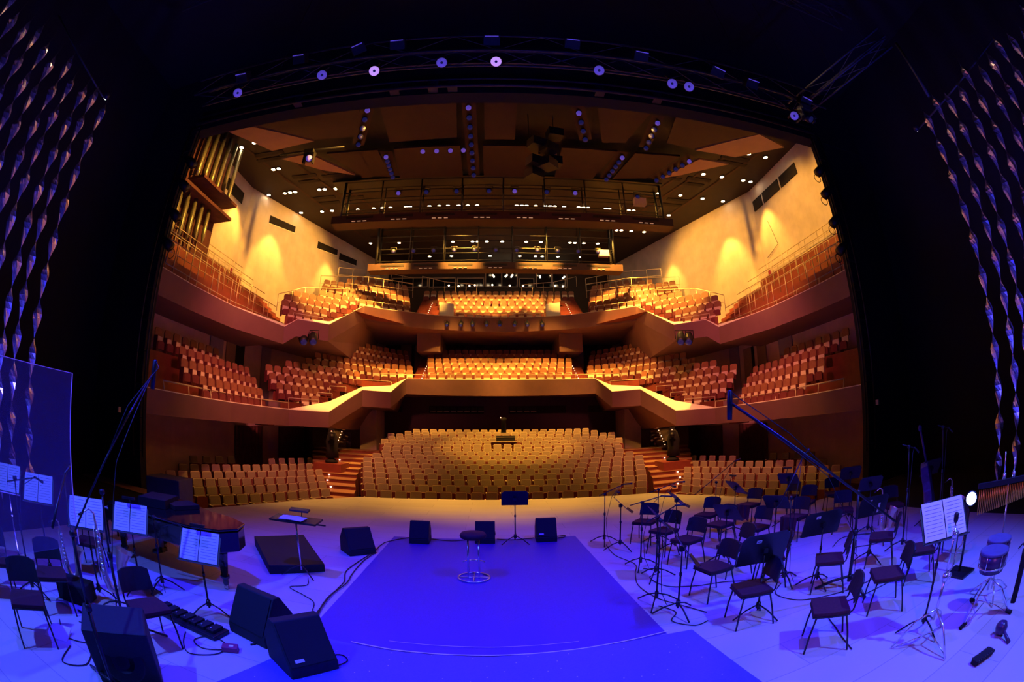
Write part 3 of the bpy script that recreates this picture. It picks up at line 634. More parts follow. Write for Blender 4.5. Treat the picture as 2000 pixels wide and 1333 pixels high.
# ---- railings along the balcony fronts
def railing(pts, h, lab, posts=True, step=1.6, lean=0.0, r=0.022, mid=False):
    root = tag(MB().tube([Vector(p) + Vector((0, 0, h)) for p in pts], r, 'rail', 6).build('balcony_railing'), lab, 'railing')
    if mid: MB().tube([Vector(p) + Vector((0, 0, h * 0.5)) for p in pts], r * 0.6, 'rail', 5).build('middle_rail', root)
    for a, b in zip(pts, pts[1:]):
        a, b = Vector(a), Vector(b); n = max(1, int((b - a).length / step))
        for k in range(n + (b == Vector(pts[-1]))):
            p = a.lerp(b, k / n); f = Vector(front(p, lean)); MB().tube([(f.x, f.y, p.z), p + Vector((0, 0, h))], r * 0.8, 'rail', 5).build('post', root)
for s in (-1, 1):
    railing(mir([(-11.78, 12.2, 3.14), (-11.85, 17.0, 3.12), (-11.7, 19.7, 3.10), (-11.2, 21.9, 3.1)], s), 0.36, 'metal handrail on slanting posts along the %s side of the lower balcony' % SIDE[s], lean=0.30, r=0.028)
    railing(mir([(-11.5, 22.5, 3.3), (-10.1, 23.6, 3.3)], s), 0.45, 'short handrail before the lowest %s row of the lower balcony' % SIDE[s], r=0.026)
    railing(mir([(-10.6, 24.6, 3.8), (-9.9, 25.2, 3.8)], s), 0.45, 'short handrail one step above the lowest %s row of the lower balcony' % SIDE[s], r=0.026)
    railing(mir([(-10.3, 25.8, 4.3), (-9.4, 26.3, 4.3)], s), 0.45, 'short handrail two steps above the lowest %s row of the lower balcony' % SIDE[s], r=0.026)
    railing(mir([(-9.5, 28.0, 5.0), (-7.2, 29.2, 5.0)], s), 0.42, 'handrail before the middle step of the %s block of the lower balcony' % SIDE[s], r=0.026)
    railing(mir([(-8.3, 30.3, 5.7), (-5.2, 31.0, 5.75)], s), 0.35, 'handrail before the top %s step of the lower balcony' % SIDE[s], r=0.026)
    railing(mir([(-12.75, 12.2, 7.5), (-12.85, 17.5, 7.5), (-12.4, 21.8, 7.5)], s), 0.34, 'low handrail along the %s side of the upper balcony' % SIDE[s], lean=0.25)
    railing(mir([(-11.55, 22.5, 8.0), (-10.2, 23.8, 8.0)], s), 0.42, 'handrail before the lowest %s row of the upper balcony' % SIDE[s])
    railing(mir([(-9.9, 29.3, 10.65), (-6.8, 31.2, 10.65)], s), 0.42, 'handrail before the %s front row of the upper balcony' % SIDE[s])
    railing(mir([(-12.8, 22.7, 8.6), (-12.3, 25.4, 9.8), (-10.2, 27.6, 10.3)], s), 1.0, 'tall handrail climbing behind the lowest %s seats of the upper balcony' % SIDE[s], mid=True, step=1.2)
    railing(mir([(-13.0, 29.4, 11.8), (-9.8, 31.2, 12.2), (-6.8, 33.6, 12.4)], s), 1.15, 'tall grid handrail across the middle of the %s upper block' % SIDE[s], mid=True, step=1.0)
    railing(mir([(-12.0, 30.4, 12.8), (-9.5, 33.2, 13.4), (-7.2, 35.6, 13.6)], s), 1.1, 'tall grid handrail above the last rows of the %s upper block' % SIDE[s], mid=True, step=1.0)
    railing(mir([(-6.6, 36.6, 14.3), (-4.6, 36.4, 13.7), (-1.9, 36.6, 13.5)], s), 0.9, 'sloping handrail before the last %s seats of the upper centre block' % SIDE[s], mid=False, step=0.7)
railing([(-5.2, 31.0, 5.78), (0, 31.15, 5.8), (5.2, 31.0, 5.78)], 0.32, 'long handrail across the centre of the lower balcony', r=0.026)
railing([(-3.3, 33.1, 10.65), (0, 33.2, 10.65), (3.3, 33.1, 10.65)], 0.36, 'long handrail across the centre of the upper balcony')

# ---- upper wall slots, sensors, service door
def on_wall(s, t, z):   # a point on the slanting upper wall, t from 0 (front corner) to 1 (rear)
    return Vector((s * (16.6 - 6.2 * t), 23.2 + 16.7 * t, z))
for s in (-1, 1):
    d = (on_wall(s, 1, 0) - on_wall(s, 0, 0)).normalized(); nrm = Vector((-s * d.y, s * d.x * 1.0, 0)); nrm = Vector((-s * abs(d.y), -abs(d.x), 0)).normalized()
    spans = [(0.12, 0.27), (0.42, 0.56), (0.575, 0.71)] if s < 0 else []
    for k, (t0, t1) in enumerate(spans):
        mb = MB(); a, b = on_wall(s, t0, 15.5), on_wall(s, t1, 15.75); n = nrm * 0.03
        mb.add([a + n, b + n, b + n + Vector((0, 0, 0.5)), a + n + Vector((0, 0, 0.58))], [(0, 1, 2, 3)], 'void'); mb.add([a + n * 1.5 + Vector((0, 0, -0.05)), b + n * 1.5 + Vector((0, 0, -0.05)), b + n * 1.5, a + n * 1.5], [(0, 1, 2, 3)], 'cream')
        struct(mb, 'window_%d' % (k + 1))
    ys = [(19.2, 22.3)] if s < 0 else [(21.9, 23.0), (19.7, 21.7), (17.6, 19.5)]
    for k, (y0, y1) in enumerate(ys):
        mb = MB(); mb.box((s * 16.57, (y0 + y1) / 2, 16.0), (0.05, y1 - y0, 0.75), 'void'); struct(mb, 'window_%d' % ((4 if s < 0 else 5) + k))
    p = on_wall(s, 0.30, 11.3) + nrm * 0.15; mb = MB(); mb.box(p, (0.28, 0.28, 0.18), 'boothframe'); mb.box(p + Vector((0, 0, -0.16)), (0.16, 0.16, 0.14), 'blackmetal'); tag(mb.build('wall_speaker'), 'small speaker box on the %s upper wall' % SIDE[s], 'speaker')
    mb = MB(); mb.box((s * 16.5, 22.6, 11.2), (0.05, 0.18, 0.3), 'redbox'); tag(mb.build('alarm_plate'), 'small red alarm plate on the %s upper wall by the corner' % SIDE[s], 'alarm')
mb = MB(); mb.tube([(16.57, 21.8, 14.4), (16.57, 21.2, 12.6), (16.57, 22.6, 12.2)], 0.015, 'blackmetal', 5); tag(mb.build('wall_hatch'), 'thin dark outline of a hatch on the right upper wall', 'hatch')

# ---- control booth windows
bw = [(-8.34 - 1.6, -6.64, 15.29, 16.1), (-6.39, -4.06, 15.26, 16.05), (-3.78, -1.44, 15.25, 16.03), (-1.18, 0.2, 15.26, 16.66), (0.32, 1.66, 15.26, 16.66), (1.95, 3.18, 15.23, 15.99), (3.52, 4.84, 15.25, 16.62), (5.01, 6.29, 15.27, 16.62)]
for k, (x0, x1, z0, z1) in enumerate(bw):
    wn = empty('window_%d' % (8 + k), ((x0 + x1) / 2, 39.8, (z0 + z1) / 2)); wn['kind'] = 'structure'; W_, H_ = x1 - x0, z1 - z0
    p = MB(); p.box((0, 0, 0), (W_, 0.04, H_), 'glass_dark'); p.build('pane', wn)
    p = MB()
    for dx in (-1, 1): p.box((dx * (W_ / 2 + 0.04), -0.03, 0), (0.08, 0.08, H_ + 0.16), 'boothframe')
    for dz in (-1, 1): p.box((0, -0.03, dz * (H_ / 2 + 0.04)), (W_ + 0.16, 0.08, 0.08), 'boothframe')
    p.build('window_frame', wn)
for (x, z) in [(-4.6, 15.36), (-3.7, 15.28), (-2.7, 15.33), (-2.2, 15.38), (-0.6, 15.4), (1.0, 15.35), (2.25, 15.3), (5.2, 15.33), (5.9, 15.3), (-0.55, 16.35), (-0.45, 16.2), (0.75, 16.36), (0.62, 16.22), (1.25, 16.36), (1.15, 16.2), (3.8, 16.3), (3.82, 16.18), (6.1, 16.25), (5.95, 16.12)]:
    mb = MB(); mb.lathe([(0.0, 0), (0.07, 0.0), (0.07, 0.03), (0.0, 0.03)], (x, 39.75, z), 'lamp', 8, (0, -1, 0)); tag(mb.build('booth_lamp'), 'small warm lamp seen through the booth windows', 'lamp', 'small lamps in the control booth')
# dark slots in the stalls and balcony rear walls, with chair backs behind two of them
for k, (x0, x1, z0, z1) in enumerate([(-5.2, -1.2, 3.5, 4.05), (0.6, 4.8, 3.5, 4.05), (-8.6, -7.2, 3.55, 3.95), (6.5, 8.1, 3.5, 4.0)]):
    mb = MB(); mb.box(((x0 + x1) / 2, 33.03, (z0 + z1) / 2), (x1 - x0, 0.04, z1 - z0), 'void'); struct(mb, 'window_%d' % (16 + k))
for k, x in enumerate([-4.9 + 0.5 * i for i in range(8)] + [0.9 + 0.5 * i for i in range(4)]):
    mb = MB(); mb.slab(rpoly(0.4, 0.3, 0.05), 0.05, 'chairblack', FR(x, 32.95, 3.66, 0.1)); mb.box((x, 32.9, 3.65), (0.4, 0.05, 0.03), 'piping')
    tag(mb.build('gallery_chair'), 'chair back seen in the dark slot behind the stalls, %s from the left' % ORD[k], 'chair', 'chairs in the slot behind the stalls')
for x in (-3.6, -1.9, -0.2 + 0.2): 
    mb = MB(); mb.box((x + 0.3, 37.92, 9.35), (0.8, 0.04, 0.28), 'void'); struct(mb, 'window_%d' % (20 + int(x + 4)))

# ---- ceiling: canopy panels, lamp strips, slots, beams
def hang_canopy(poly, z, mt, name, lab):
    mb = MB(); mb.prism(poly, [z] * len(poly), [z + 0.12] * len(poly), mt); return tag(mb.build(name), lab, 'ceiling panel', 'acoustic canopy panels')
CZ = 16.5
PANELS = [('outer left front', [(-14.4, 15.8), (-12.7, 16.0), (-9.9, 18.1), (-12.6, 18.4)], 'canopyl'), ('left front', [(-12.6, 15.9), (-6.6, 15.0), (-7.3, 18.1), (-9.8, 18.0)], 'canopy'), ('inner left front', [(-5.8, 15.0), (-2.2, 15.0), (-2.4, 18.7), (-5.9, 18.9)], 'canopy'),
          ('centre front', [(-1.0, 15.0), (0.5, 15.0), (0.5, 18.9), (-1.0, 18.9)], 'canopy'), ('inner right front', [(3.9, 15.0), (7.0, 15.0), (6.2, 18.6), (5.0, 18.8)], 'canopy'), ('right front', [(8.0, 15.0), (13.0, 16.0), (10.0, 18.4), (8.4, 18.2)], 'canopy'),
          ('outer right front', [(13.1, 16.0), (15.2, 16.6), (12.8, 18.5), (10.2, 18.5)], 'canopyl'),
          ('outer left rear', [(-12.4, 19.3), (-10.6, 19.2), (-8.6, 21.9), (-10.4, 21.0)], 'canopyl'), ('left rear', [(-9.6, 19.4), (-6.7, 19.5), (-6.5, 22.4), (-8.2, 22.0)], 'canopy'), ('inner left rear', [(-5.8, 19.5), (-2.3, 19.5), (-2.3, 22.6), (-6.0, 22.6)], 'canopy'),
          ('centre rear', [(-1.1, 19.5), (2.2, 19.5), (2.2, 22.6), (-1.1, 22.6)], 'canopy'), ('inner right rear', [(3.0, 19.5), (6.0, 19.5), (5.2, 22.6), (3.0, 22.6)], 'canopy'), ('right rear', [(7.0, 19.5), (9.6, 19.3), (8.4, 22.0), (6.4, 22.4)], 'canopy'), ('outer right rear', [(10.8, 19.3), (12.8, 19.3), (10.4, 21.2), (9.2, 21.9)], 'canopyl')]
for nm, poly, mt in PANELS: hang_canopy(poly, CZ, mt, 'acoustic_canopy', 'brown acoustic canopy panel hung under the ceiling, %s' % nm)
# strips that carry rows of round spotlights between the panels
def lampball(x, y, z, tx, ty, lensm, lab, grp, r=0.16):
    o = empty('canopy_spotlight', (x, y, z), 0, lab, 'spotlight', grp)
    aim = (Vector((tx, ty, 0.5)) - Vector((x, y, z))).normalized()
    b = MB(); b.lathe([(r * 0.55, -0.30), (r * 0.9, -0.1), (r, 0.06)], (0, 0, 0), 'blackmetal', 10, aim); b.build('housing', o)
    b = MB(); b.lathe([(0.0, 0.061), (r * 0.8, 0.062), (r * 0.8, 0.075), (0, 0.08)], (0, 0, 0), lensm, 10, aim); b.build('lens', o)
STR = [('left', (-6.2, 15.4), (-7.6, 18.8), 5), ('rear left', (-8.0, 19.6), (-7.9, 22.2), 0), ('centre', (-1.7, 15.6), (-1.65, 22.4), 9), ('right of centre', (3.2, 15.8), (4.1, 18.6), 4), ('right', (7.2, 16.0), (7.3, 18.8), 5), ('rear right', (6.3, 19.4), (5.9, 22.3), 6), ('outer right', (10.2, 19.0), (8.8, 21.9), 6), ('rear inner left', (-6.25, 19.6), (-6.3, 22.2), 6)]
for nm, a, b, n in STR:
    mb = MB(); a_, b_ = Vector((*a, CZ - 0.04)), Vector((*b, CZ - 0.04)); d = (b_ - a_).normalized(); q = Vector((-d.y, d.x, 0)) * 0.32
    mb.add([a_ - q, b_ - q, b_ + q, a_ + q], [(0, 1, 2, 3)], 'canopy'); tag(mb.build('lamp_strip'), 'narrow brown strip between canopy panels, %s' % nm, 'ceiling panel')
    for k in range(n):
        p = a_.lerp(b_, (k + 0.5) / n); lampball(p.x, p.y, CZ - 0.28, -0.5 if k < 6 else 0, 2, 'lens' if k < 1 else 'lensdark', 'round blue-lensed spotlight, %s from the stage in the %s canopy strip' % (ORD[k], nm), 'spotlights in the canopy strips')
for k, x in enumerate((-4.1, -3.4, -2.7, -2.05)):
    lampball(x, 18.9, CZ - 0.7, -0.5, 1, 'lens', 'bright blue-lensed spotlight hanging in the gap left of centre, %s from the left' % ORD[k], 'spotlights hung in the canopy gap', 0.15)
# dark hanging cluster at the centre of the canopy
cl = empty('speaker_cluster', (1.7, 17.6, 14.2), 0, 'dark hanging speaker and lamp cluster under the centre of the canopy', 'speaker')
random.seed(3)
for k in range(10):
    p = MB(); p.box((random.uniform(-0.75, 0.75), random.uniform(-0.6, 0.6), k * 0.22 - 0.6), (0.7, 0.6, 0.42), 'blackmetal', (0.1 * random.random(), 0, random.random())); p.build('cabinet', cl)
for dx in (-0.6, 0.6): p = MB(); p.tube([(dx, 0, 1.0), (dx, 0, 3.0)], 0.02, 'blackmetal', 5); p.build('hoist_chain', cl)
# moving lights hung at the left of the canopy
mb = empty('moving_light', (-9.6, 17.4, 14.9), 0, 'dark moving light with a blue lens hung below the left canopy panels', 'spotlight')
p = MB(); p.box((0, 0, 0.35), (0.5, 0.5, 0.2), 'blackmetal'); p.box((-0.25, 0, 0), (0.07, 0.25, 0.6), 'blackmetal'); p.box((0.25, 0, 0), (0.07, 0.25, 0.6), 'blackmetal'); p.build('yoke', mb)
p = MB(); p.lathe([(0.1, -0.3), (0.2, -0.1), (0.2, 0.2)], (0, 0, 0), 'blackmetal', 12, (0.45, -0.8, -0.5)); p.lathe([(0, 0.2), (0.17, 0.201), (0.17, 0.22), (0, 0.22)], (0, 0, 0), 'lens', 12, (0.45, -0.8, -0.5)); p.build('head', mb)
mb = MB(); mb.tube([(-11.4, 17.4, 15.4), (-7.8, 17.4, 15.4)], 0.05, 'blackmetal', 6); tag(mb.build('lighting_pipe'), 'short dark pipe under the left canopy panels', 'pipe')
# light ribs and dark slots on the sloping side ceilings
for s in (-1, 1):
    for k, (xa, ya, xb, yb2) in enumerate([(13.0, 19.4, 8.6, 31.5), (14.9, 18.4, 11.0, 32.6), (11.6, 20.8, 8.4, 29.0)]):
        mb = MB(); a_, b_ = Vector((s * xa, ya, 17.26)), Vector((s * xb, yb2, 17.26)); d = (b_ - a_).normalized(); q = Vector((-d.y, d.x, 0)) * 0.09
        mb.add([a_ - q, b_ - q, b_ + q, a_ + q], [(0, 1, 2, 3)], 'canopy'); struct(mb, 'trim_%d' % (20 + k + (0 if s < 0 else 3)))
    sl = empty('ceiling_slots', (0, 0, 0), 0, 'pairs of long dark ventilation slots in the %s side ceiling' % SIDE[s], 'vent')
    for (y, xs) in [(19.6, (12.6, 14.6)), (20.2, (12.6, 14.7)), (22.9, (9.6, 11.2)), (23.3, (11.5, 13.0)), (22.6, (11.5, 13.2)), (25.9, (9.2, 10.7)), (26.4, (11.1, 12.6)), (25.6, (11.2, 12.8)), (29.0, (9.2, 10.7)), (29.6, (9.2, 10.6)), (32.6, (9.0, 10.4))]:
        p = MB(); p.box((s * sum(xs) / 2, y, 17.27), (xs[1] - xs[0], 0.34, 0.03), 'void'); p.build('slot', sl)
# recessed downlights, in rows across the ceiling
DL = {'first': [(-14.0, 18.3), (15.46, 18.9), (14.2, 18.9), (-15.0, 18.5)],
      'second': [(-14.07, 21.35), (-13.68, 21.35), (15.4, 21.9), (16.0, 21.9), (13.74, 21.9), (12.38, 21.9), (10.34, 21.8)],
      'third': [(-15.86, 24.4), (-14.57, 24.44), (-14.16, 24.42), (-13.77, 24.43), (-11.96, 24.46), (-11.58, 24.48), (-10.81, 24.54), (10.33, 24.9), (11.93, 24.9), (13.7, 25.0), (15.36, 25.0)] + [(-0.5 + (x + 0.5) * 1.014, 24.6) for x in (-7.73, -6.11, -5.46, -3.82, -3.51, -2.16, -1.88, -0.53, 1.84, 3.29, 4.99, 5.33, 6.97, 7.25, 7.55)],
      'fourth': [(-14.55, 27.5), (-12.87, 27.6), (-12.07, 27.6), (12.21, 28.0)] + [(-0.5 + (x + 0.5) * 1.143, 27.7) for x in (-8.91, -7.86, -7.31, -6.8, -5.83, -5.56, -4.37, -3.77, -3.25, -2.61, -2.06, -1.5, 0.85, 1.16, 1.45, 2.0, 2.58, 2.87, 3.15, 3.72, 4.61, 4.91, 5.2, 6.31, 6.55, 7.8, 8.12)],
      'fifth': [(9.0, 31.2), (9.37, 31.15), (10.2, 31.17), (11.28, 31.2)],
      'sixth': [(-10.72, 33.86)] + [(-0.5 + (x + 0.5) * 1.126, 34.0) for x in (-7.41, -3.44, -2.02, -1.66, -0.99, 0.12, 1.85, 2.91, 5.04, 5.41, 6.08, 7.12)],
      'seventh': [(-0.5 + (x + 0.5) * 1.229, 37.2) for x in (-5.09, -3.51, -0.74, 1.37, 2.5, 2.98, 4.11, 5.72)]}
lm = MB(); lm.lathe([(0.0, -0.03), (0.13, -0.02), (0.13, 0.02), (0, 0.02)], (0, 0, 0), 'lamp', 12); lme = lm.mesh('lens')
rm = MB(); rm.lathe([(0.132, -0.015), (0.18, -0.01), (0.18, 0.03), (0.132, 0.03)], (0, 0, 0), 'blackmetal', 12); rme = rm.mesh('rim')
for rw, pts in DL.items():
    for (x, y) in pts:
        o = bpy.data.objects.new('downlight', rme); COL.objects.link(o); o.location = (x, y, 17.27); tag(o, 'lit round downlight in the %s row across the hall ceiling' % rw, 'downlight', 'lit ceiling downlights of the %s row' % rw)
        c = bpy.data.objects.new('lens', lme); COL.objects.link(c); c.parent = o
# two lattice lighting bridges with deck beams
def bridge(y, x0, x1, z0, z1, deck, nm, nbay):
    b = empty('lighting_bridge', (0, y, z0), 0, 'open black lattice lighting bridge hanging across the hall, the %s one' % nm, 'lighting bridge')
    H_ = z1 - z0
    p = MB(); p.box(((x0 + x1) / 2, 0, -0.35), (x1 - x0 + 1.2, 1.0, 0.5), 'canopy'); p.build('deck', b)
    p = MB()
    for z in (0.05, H_ * 0.33, H_ * 0.66, H_):
        for dy in (-0.45, 0.45): p.tube([(x0, dy, z), (x1, dy, z)], 0.035 if 0 < z < H_ else 0.055, 'blackmetal', 6)
    p.build('long_rails', b)
    for k in range(nbay + 1):
        x = x0 + (x1 - x0) * k / nbay; p = MB()
        for dy in (-0.45, 0.45): p.tube([(x, dy, -0.1), (x, dy, H_ + 0.1)], 0.04 if 0 < k < nbay else 0.09, 'blackmetal' if 0 < k < nbay else 'chrome' if False else 'blackmetal', 6)
        p.tube([(x, -0.45, H_ * 0.33), (x, 0.45, H_ * 0.33)], 0.03, 'blackmetal', 5); p.build('upright', b)
    for k in (0, nbay): x = x0 + (x1 - x0) * k / nbay; MB().tube([(x, 0, H_), (x, 0, 17.31 - z0)], 0.012, 'blackmetal', 4).build('hoist_chain', b)
    for k in range(nbay):
        x = x0 + (x1 - x0) * (k + 0.5) / nbay; p = MB(); p.box((x, -0.505, -0.28), ((x1 - x0) / nbay * 0.7, 0.02, 0.14), 'void'); p.build('slot', b)
        for j in range(3): 
            q = MB(); q.box((x + (j - 1) * 0.35, -0.5, -0.53), (0.22, 0.12, 0.03), 'lampdim'); q.build('deck_lamp', b)
    return b
b1 = bridge(24.0, -9.7, 9.8, 14.75, 17.0, None, 'front', 8)
b2 = bridge(30.0, -8.85, 8.1, 13.85, 16.8, None, 'rear', 7)
p = MB(); p.box((-0.3, 24.0, 17.05), (20.5, 1.4, 0.12), 'blackmetal'); tag(p.build('bridge_roof'), 'dark walkway roof over the front lighting bridge', 'walkway')
def profile(x, y, z, tx, ty, tz, nm, lab, grp, lensm='lens', sc=1.0):
    o = empty(nm, (x, y, z), 0, lab, 'spotlight', grp); aim = (Vector((tx, ty, tz)) - Vector((x, y, z))).normalized()
    b = MB(); b.lathe([(0.09 * sc, -0.35 * sc), (0.13 * sc, -0.2 * sc), (0.14 * sc, 0.1 * sc), (0.11 * sc, 0.2 * sc)], (0, 0, 0), 'blackmetal', 12, aim); b.build('housing', o)
    b = MB(); b.lathe([(0, 0.205 * sc), (0.10 * sc, 0.206 * sc), (0.08 * sc, 0.23 * sc), (0, 0.235 * sc)], (0, 0, 0), lensm, 12, aim); b.build('lens', o)
    b = MB(); b.tube([(-0.17 * sc, 0, 0), (-0.17 * sc, 0, 0.25 * sc), (0.17 * sc, 0, 0.25 * sc), (0.17 * sc, 0, 0)], 0.015 * sc, 'blackmetal', 5); b.build('yoke', o)
    return o
for k, x in enumerate((-6.2, -4.5, -2.7, -0.8, 0.7, 2.6, 4.3, 8.2)):
    profile(x, 23.4, 15.95, -0.5, 0, 2, 'bridge_spotlight', 'spotlight on the front lighting bridge, %s from the left' % ORD[k], 'spotlights on the front lighting bridge', 'lens' if k in (0, 4, 6) else 'lensdark', 1.3)
for k in range(11):
    profile(-7.6 + k * 1.45, 29.4, 14.6, -0.5, 0, 2, 'bridge_spotlight', 'dark spotlight on the rear lighting bridge, %s from the left' % ORD[k], 'spotlights on the rear lighting bridge', 'lensdark', 1.2)
for x, y, z in ((8.3, 23.4, 15.6), (7.3, 29.4, 14.5)):
    mb = MB(); mb.box((x, y, z), (0.75, 0.4, 0.45), 'boothframe'); tag(mb.build('rack_case'), 'pale equipment case at the right end of the %s lighting bridge' % ('front' if y < 25 else 'rear'), 'case')
for k, x in enumerate((-3.89, -2.87, -2.03, -0.99, -0.03, 1.06, 1.99, 3.08)):
    o = profile(x, 32.35, 10.0, x + (0.6 if k in (2,) else -0.6 if k == 5 else 0), 28, 6.5, 'balcony_spotlight', 'black spotlight clamped under the upper balcony front, %s from the left' % ORD[k], 'spotlights under the upper balcony front', 'lensdark', 1.15)
    b = MB(); b.tube([(0, 0, 0.28), (0, 0.3, 0.5)], 0.02, 'blackmetal', 5); b.build('clamp', o)
for x, nm in ((-11.0, 'left'), (-10.4, 'left'), (9.8, 'right'), (10.3, 'right')):
    o = profile(x, 23.0, 7.05, x * 0.6, 15, 0, 'corner_floodlight', 'large black floodlight under the %s corner of the upper balcony, %s one' % (nm, 'outer' if abs(x) > (10.1 if x > 0 else 10.7) else 'inner'), 'floodlights under the upper balcony corners', 'lensdark', 1.9)

# ---- organ pipes on the left wall
org = empty('pipe_organ', (-15.9, 0, 0), 0, 'tall metal organ pipes on dark shelves at the left wall', 'organ')
k = 0
for y in [15.3 + 0.33 * i for i in range(11)]:
    p = MB(); x = 0.9 - 0.25 * (k % 2); z0, z1 = 13.6 + 0.1 * (k % 3), 17.1
    p.lathe([(0.03, z0), (0.12, z0 + 0.35), (0.12, z1)], (x, y, 0), 'pipe', 10); p.build('pipe', org); k += 1
for i in range(14):
    y = 13.2 + 0.33 * i; p = MB(); x = 0.9 - 0.25 * (i % 2); z0 = 9.9 + 0.07 * i; p.lathe([(0.03, z0), (0.11, z0 + 0.4), (0.11, 12.9)], (x, y, 0), 'pipe', 10); p.build('pipe', org)
p = MB(); p.box((0.8, 15.6, 12.6), (1.3, 6.2, 0.16), 'curtain'); p.build('shelf', org)
p = MB(); p.box((0.8, 17.2, 13.55), (1.2, 3.6, 0.16), 'curtain'); p.build('shelf', org)
p = MB(); p.box((0.0, 15.6, 12.5), (0.3, 6.4, 9.0), 'curtain'); p.build('case', org)

# ---- TV cameras and the control desk in the stalls
def tvcam(x, y, z, lab, rz, side):
    o = empty('tv_camera', (x, y, z), rz, lab, 'camera')
    p = MB(); p.lathe([(0.32, 0.0), (0.34, 0.1), (0.12, 0.25), (0.09, 1.0)], (0, 0, 0), 'black', 10); p.build('pedestal', o)
    p = MB(); p.box((0, 0, 1.35), (0.34, 0.62, 0.4), 'black'); p.box((0, 0.2, 1.65), (0.26, 0.3, 0.2), 'black'); p.build('camera_body', o)
    p = MB(); p.lathe([(0.10, 0), (0.13, 0.45)], (0, -0.31, 1.36), 'blackmetal', 12, (0, -1, 0)); p.build('lens', o)
    p = MB(); p.box((0, -0.30, 1.62), (0.05, 0.03, 0.04), 'tally'); p.build('tally_light', o)
    # the coat draped over the camera
    p = MB(); p.lathe([(0.36, 0.25), (0.30, 0.7), (0.34, 1.1), (0.22, 1.5), (0.1, 1.62)], (0.05, 0.1, 0), 'black', 10); p.build('rain_cover', o)
    mb = MB(); mb.box((x, y, z - 0.4), (1.5, 1.3, 0.78), 'redwood'); tag(mb.build('camera_platform'), 'square wooden platform under the %s stalls camera' % side, 'platform')
tvcam(-8.75, 22.1, 0.5, 'black television camera draped in a cover beside the left aisle steps', 0.4, 'left')
tvcam(8.6, 22.0, 0.5, 'black television camera draped in a cover beside the right aisle steps', -0.4, 'right')
o = empty('camera_desk', (0.2, 27.0, 1.0), 0, 'dark equipment desk with a camera rising out of the centre stalls', 'desk')
p = MB(); p.box((0, 0, 0.35), (1.7, 0.8, 0.5), 'redwood'); p.build('cabinet', o)
p = MB(); p.box((-0.1, -0.1, 0.66), (1.5, 0.9, 0.06), 'boothframe'); p.build('desk_top', o)
p = MB(); p.box((0, 0, 0.86), (1.1, 0.6, 0.28), 'blackmetal'); p.box((0, -0.31, 0.93), (1.1, 0.02, 0.03), 'boothframe'); p.build('mixing_console', o)
p = MB(); p.box((0, 0.1, 1.1), (0.5, 0.3, 0.16), 'boothframe'); p.lathe([(0.16, 1.15), (0.14, 1.9), (0.2, 2.0), (0.12, 2.1)], (-0.1, 0.2, 0), 'black', 8); p.build('camera_column', o)
p = MB(); p.box((-0.28, -0.0, 2.08), (0.06, 0.03, 0.06), 'tally'); p.build('tally_light', o)

# ================================================================== ON THE STAGE
def rot2(x, y, a): return (x * math.cos(a) - y * math.sin(a), x * math.sin(a) + y * math.cos(a))
# ---- hanging strands of twisted foil drops down both sides of the stage
bm2 = MB(); N = 8; prof = [(0.006, 0.02), (0.03, -0.05), (0.085, -0.15), (0.118, -0.25), (0.105, -0.36), (0.07, -0.48), (0.035, -0.60), (0.006, -0.70)]
vs = []
for i, (r, z) in enumerate(prof):
    for k in range(N): a = 2 * PI * k / N + i * 0.32; rr = r * (1.0 if k % 2 else 0.66); vs.append((rr * math.cos(a), rr * math.sin(a), z))
bm2.add(vs, [(i * N + k, i * N + (k + 1) % N, (i + 1) * N + (k + 1) % N, (i + 1) * N + k) for i in range(len(prof) - 1) for k in range(N)] + [tuple(range(N))], 'foil')
dme = bm2.mesh('foil_drop')
for s in (-1, 1):
    for j in range(12):
        y = 4.62 - 0.42 * j if s < 0 else 4.1 - 0.45 * j; x = s * (9.0 + 0.12 * (j % 2)); top = 8.62 + (0.25 if j % 3 == 1 else 0)
        mb = MB(); mb.tube([(0, 0, 0.3), (0, 0, -8.3)], 0.006, 'blackmetal', 5)
        st = tag(mb.build('foil_strand', loc=(x, y, top)), 'hanging strand of twisted shiny foil drops, %s from the audience, %s side of the stage' % (ORD[j], SIDE[s]), 'decoration', 'foil strands on the %s side' % SIDE[s])
        for k in range(11):
            c = bpy.data.objects.new('foil_drop', dme); COL.objects.link(c); c.parent = st; c.location = (0, 0, -0.06 - k * 0.735); c.rotation_euler = (0, 0, 0.9 * k + 0.5 * j)
# ---- work lamps with their suspension bars
for s, p0, lab in ((-1, (-9.72, 4.9, 9.25), 'left'), (1, (9.25, 4.7, 8.5), 'right')):
    o = empty('work_lamp', p0, 0, 'small bright white lamp high at the %s side of the stage' % lab, 'lamp'); b = MB(); b.lathe([(0, 0), (0.075, 0.0), (0.075, 0.05), (0, 0.06)], (0, 0, 0), 'white_lamp', 12, (-s * 0.85, -0.4, -0.6)); b.build('lens', o)
    b = MB(); b.lathe([(0.09, 0.1), (0.085, -0.03)], (0, 0.0, 0.02), 'blackmetal', 10, (-s * 0.85, -0.4, -0.6)); b.build('housing', o)
mb = MB(); mb.tube([(-9.75, 4.8, 9.2), (-11.6, 2.4, 11.2)], 0.025, 'truss', 6); tag(mb.build('suspension_bar'), 'thin bar rising from the left white lamp', 'pipe')
mb = MB(); mb.tube([(9.25, 4.6, 8.45), (9.3, 1.0, 8.9)], 0.025, 'truss', 6); tag(mb.build('suspension_bar'), 'long thin blue-lit bar rising from the right white lamp', 'pipe')
mb = MB(); mb.tube([(9.64, 4.0, 11.1), (9.74, 4.0, 9.25)], 0.05, 'truss', 6); tag(mb.build('suspension_bar'), 'short thick blue-lit bar above the right foil strands', 'pipe')
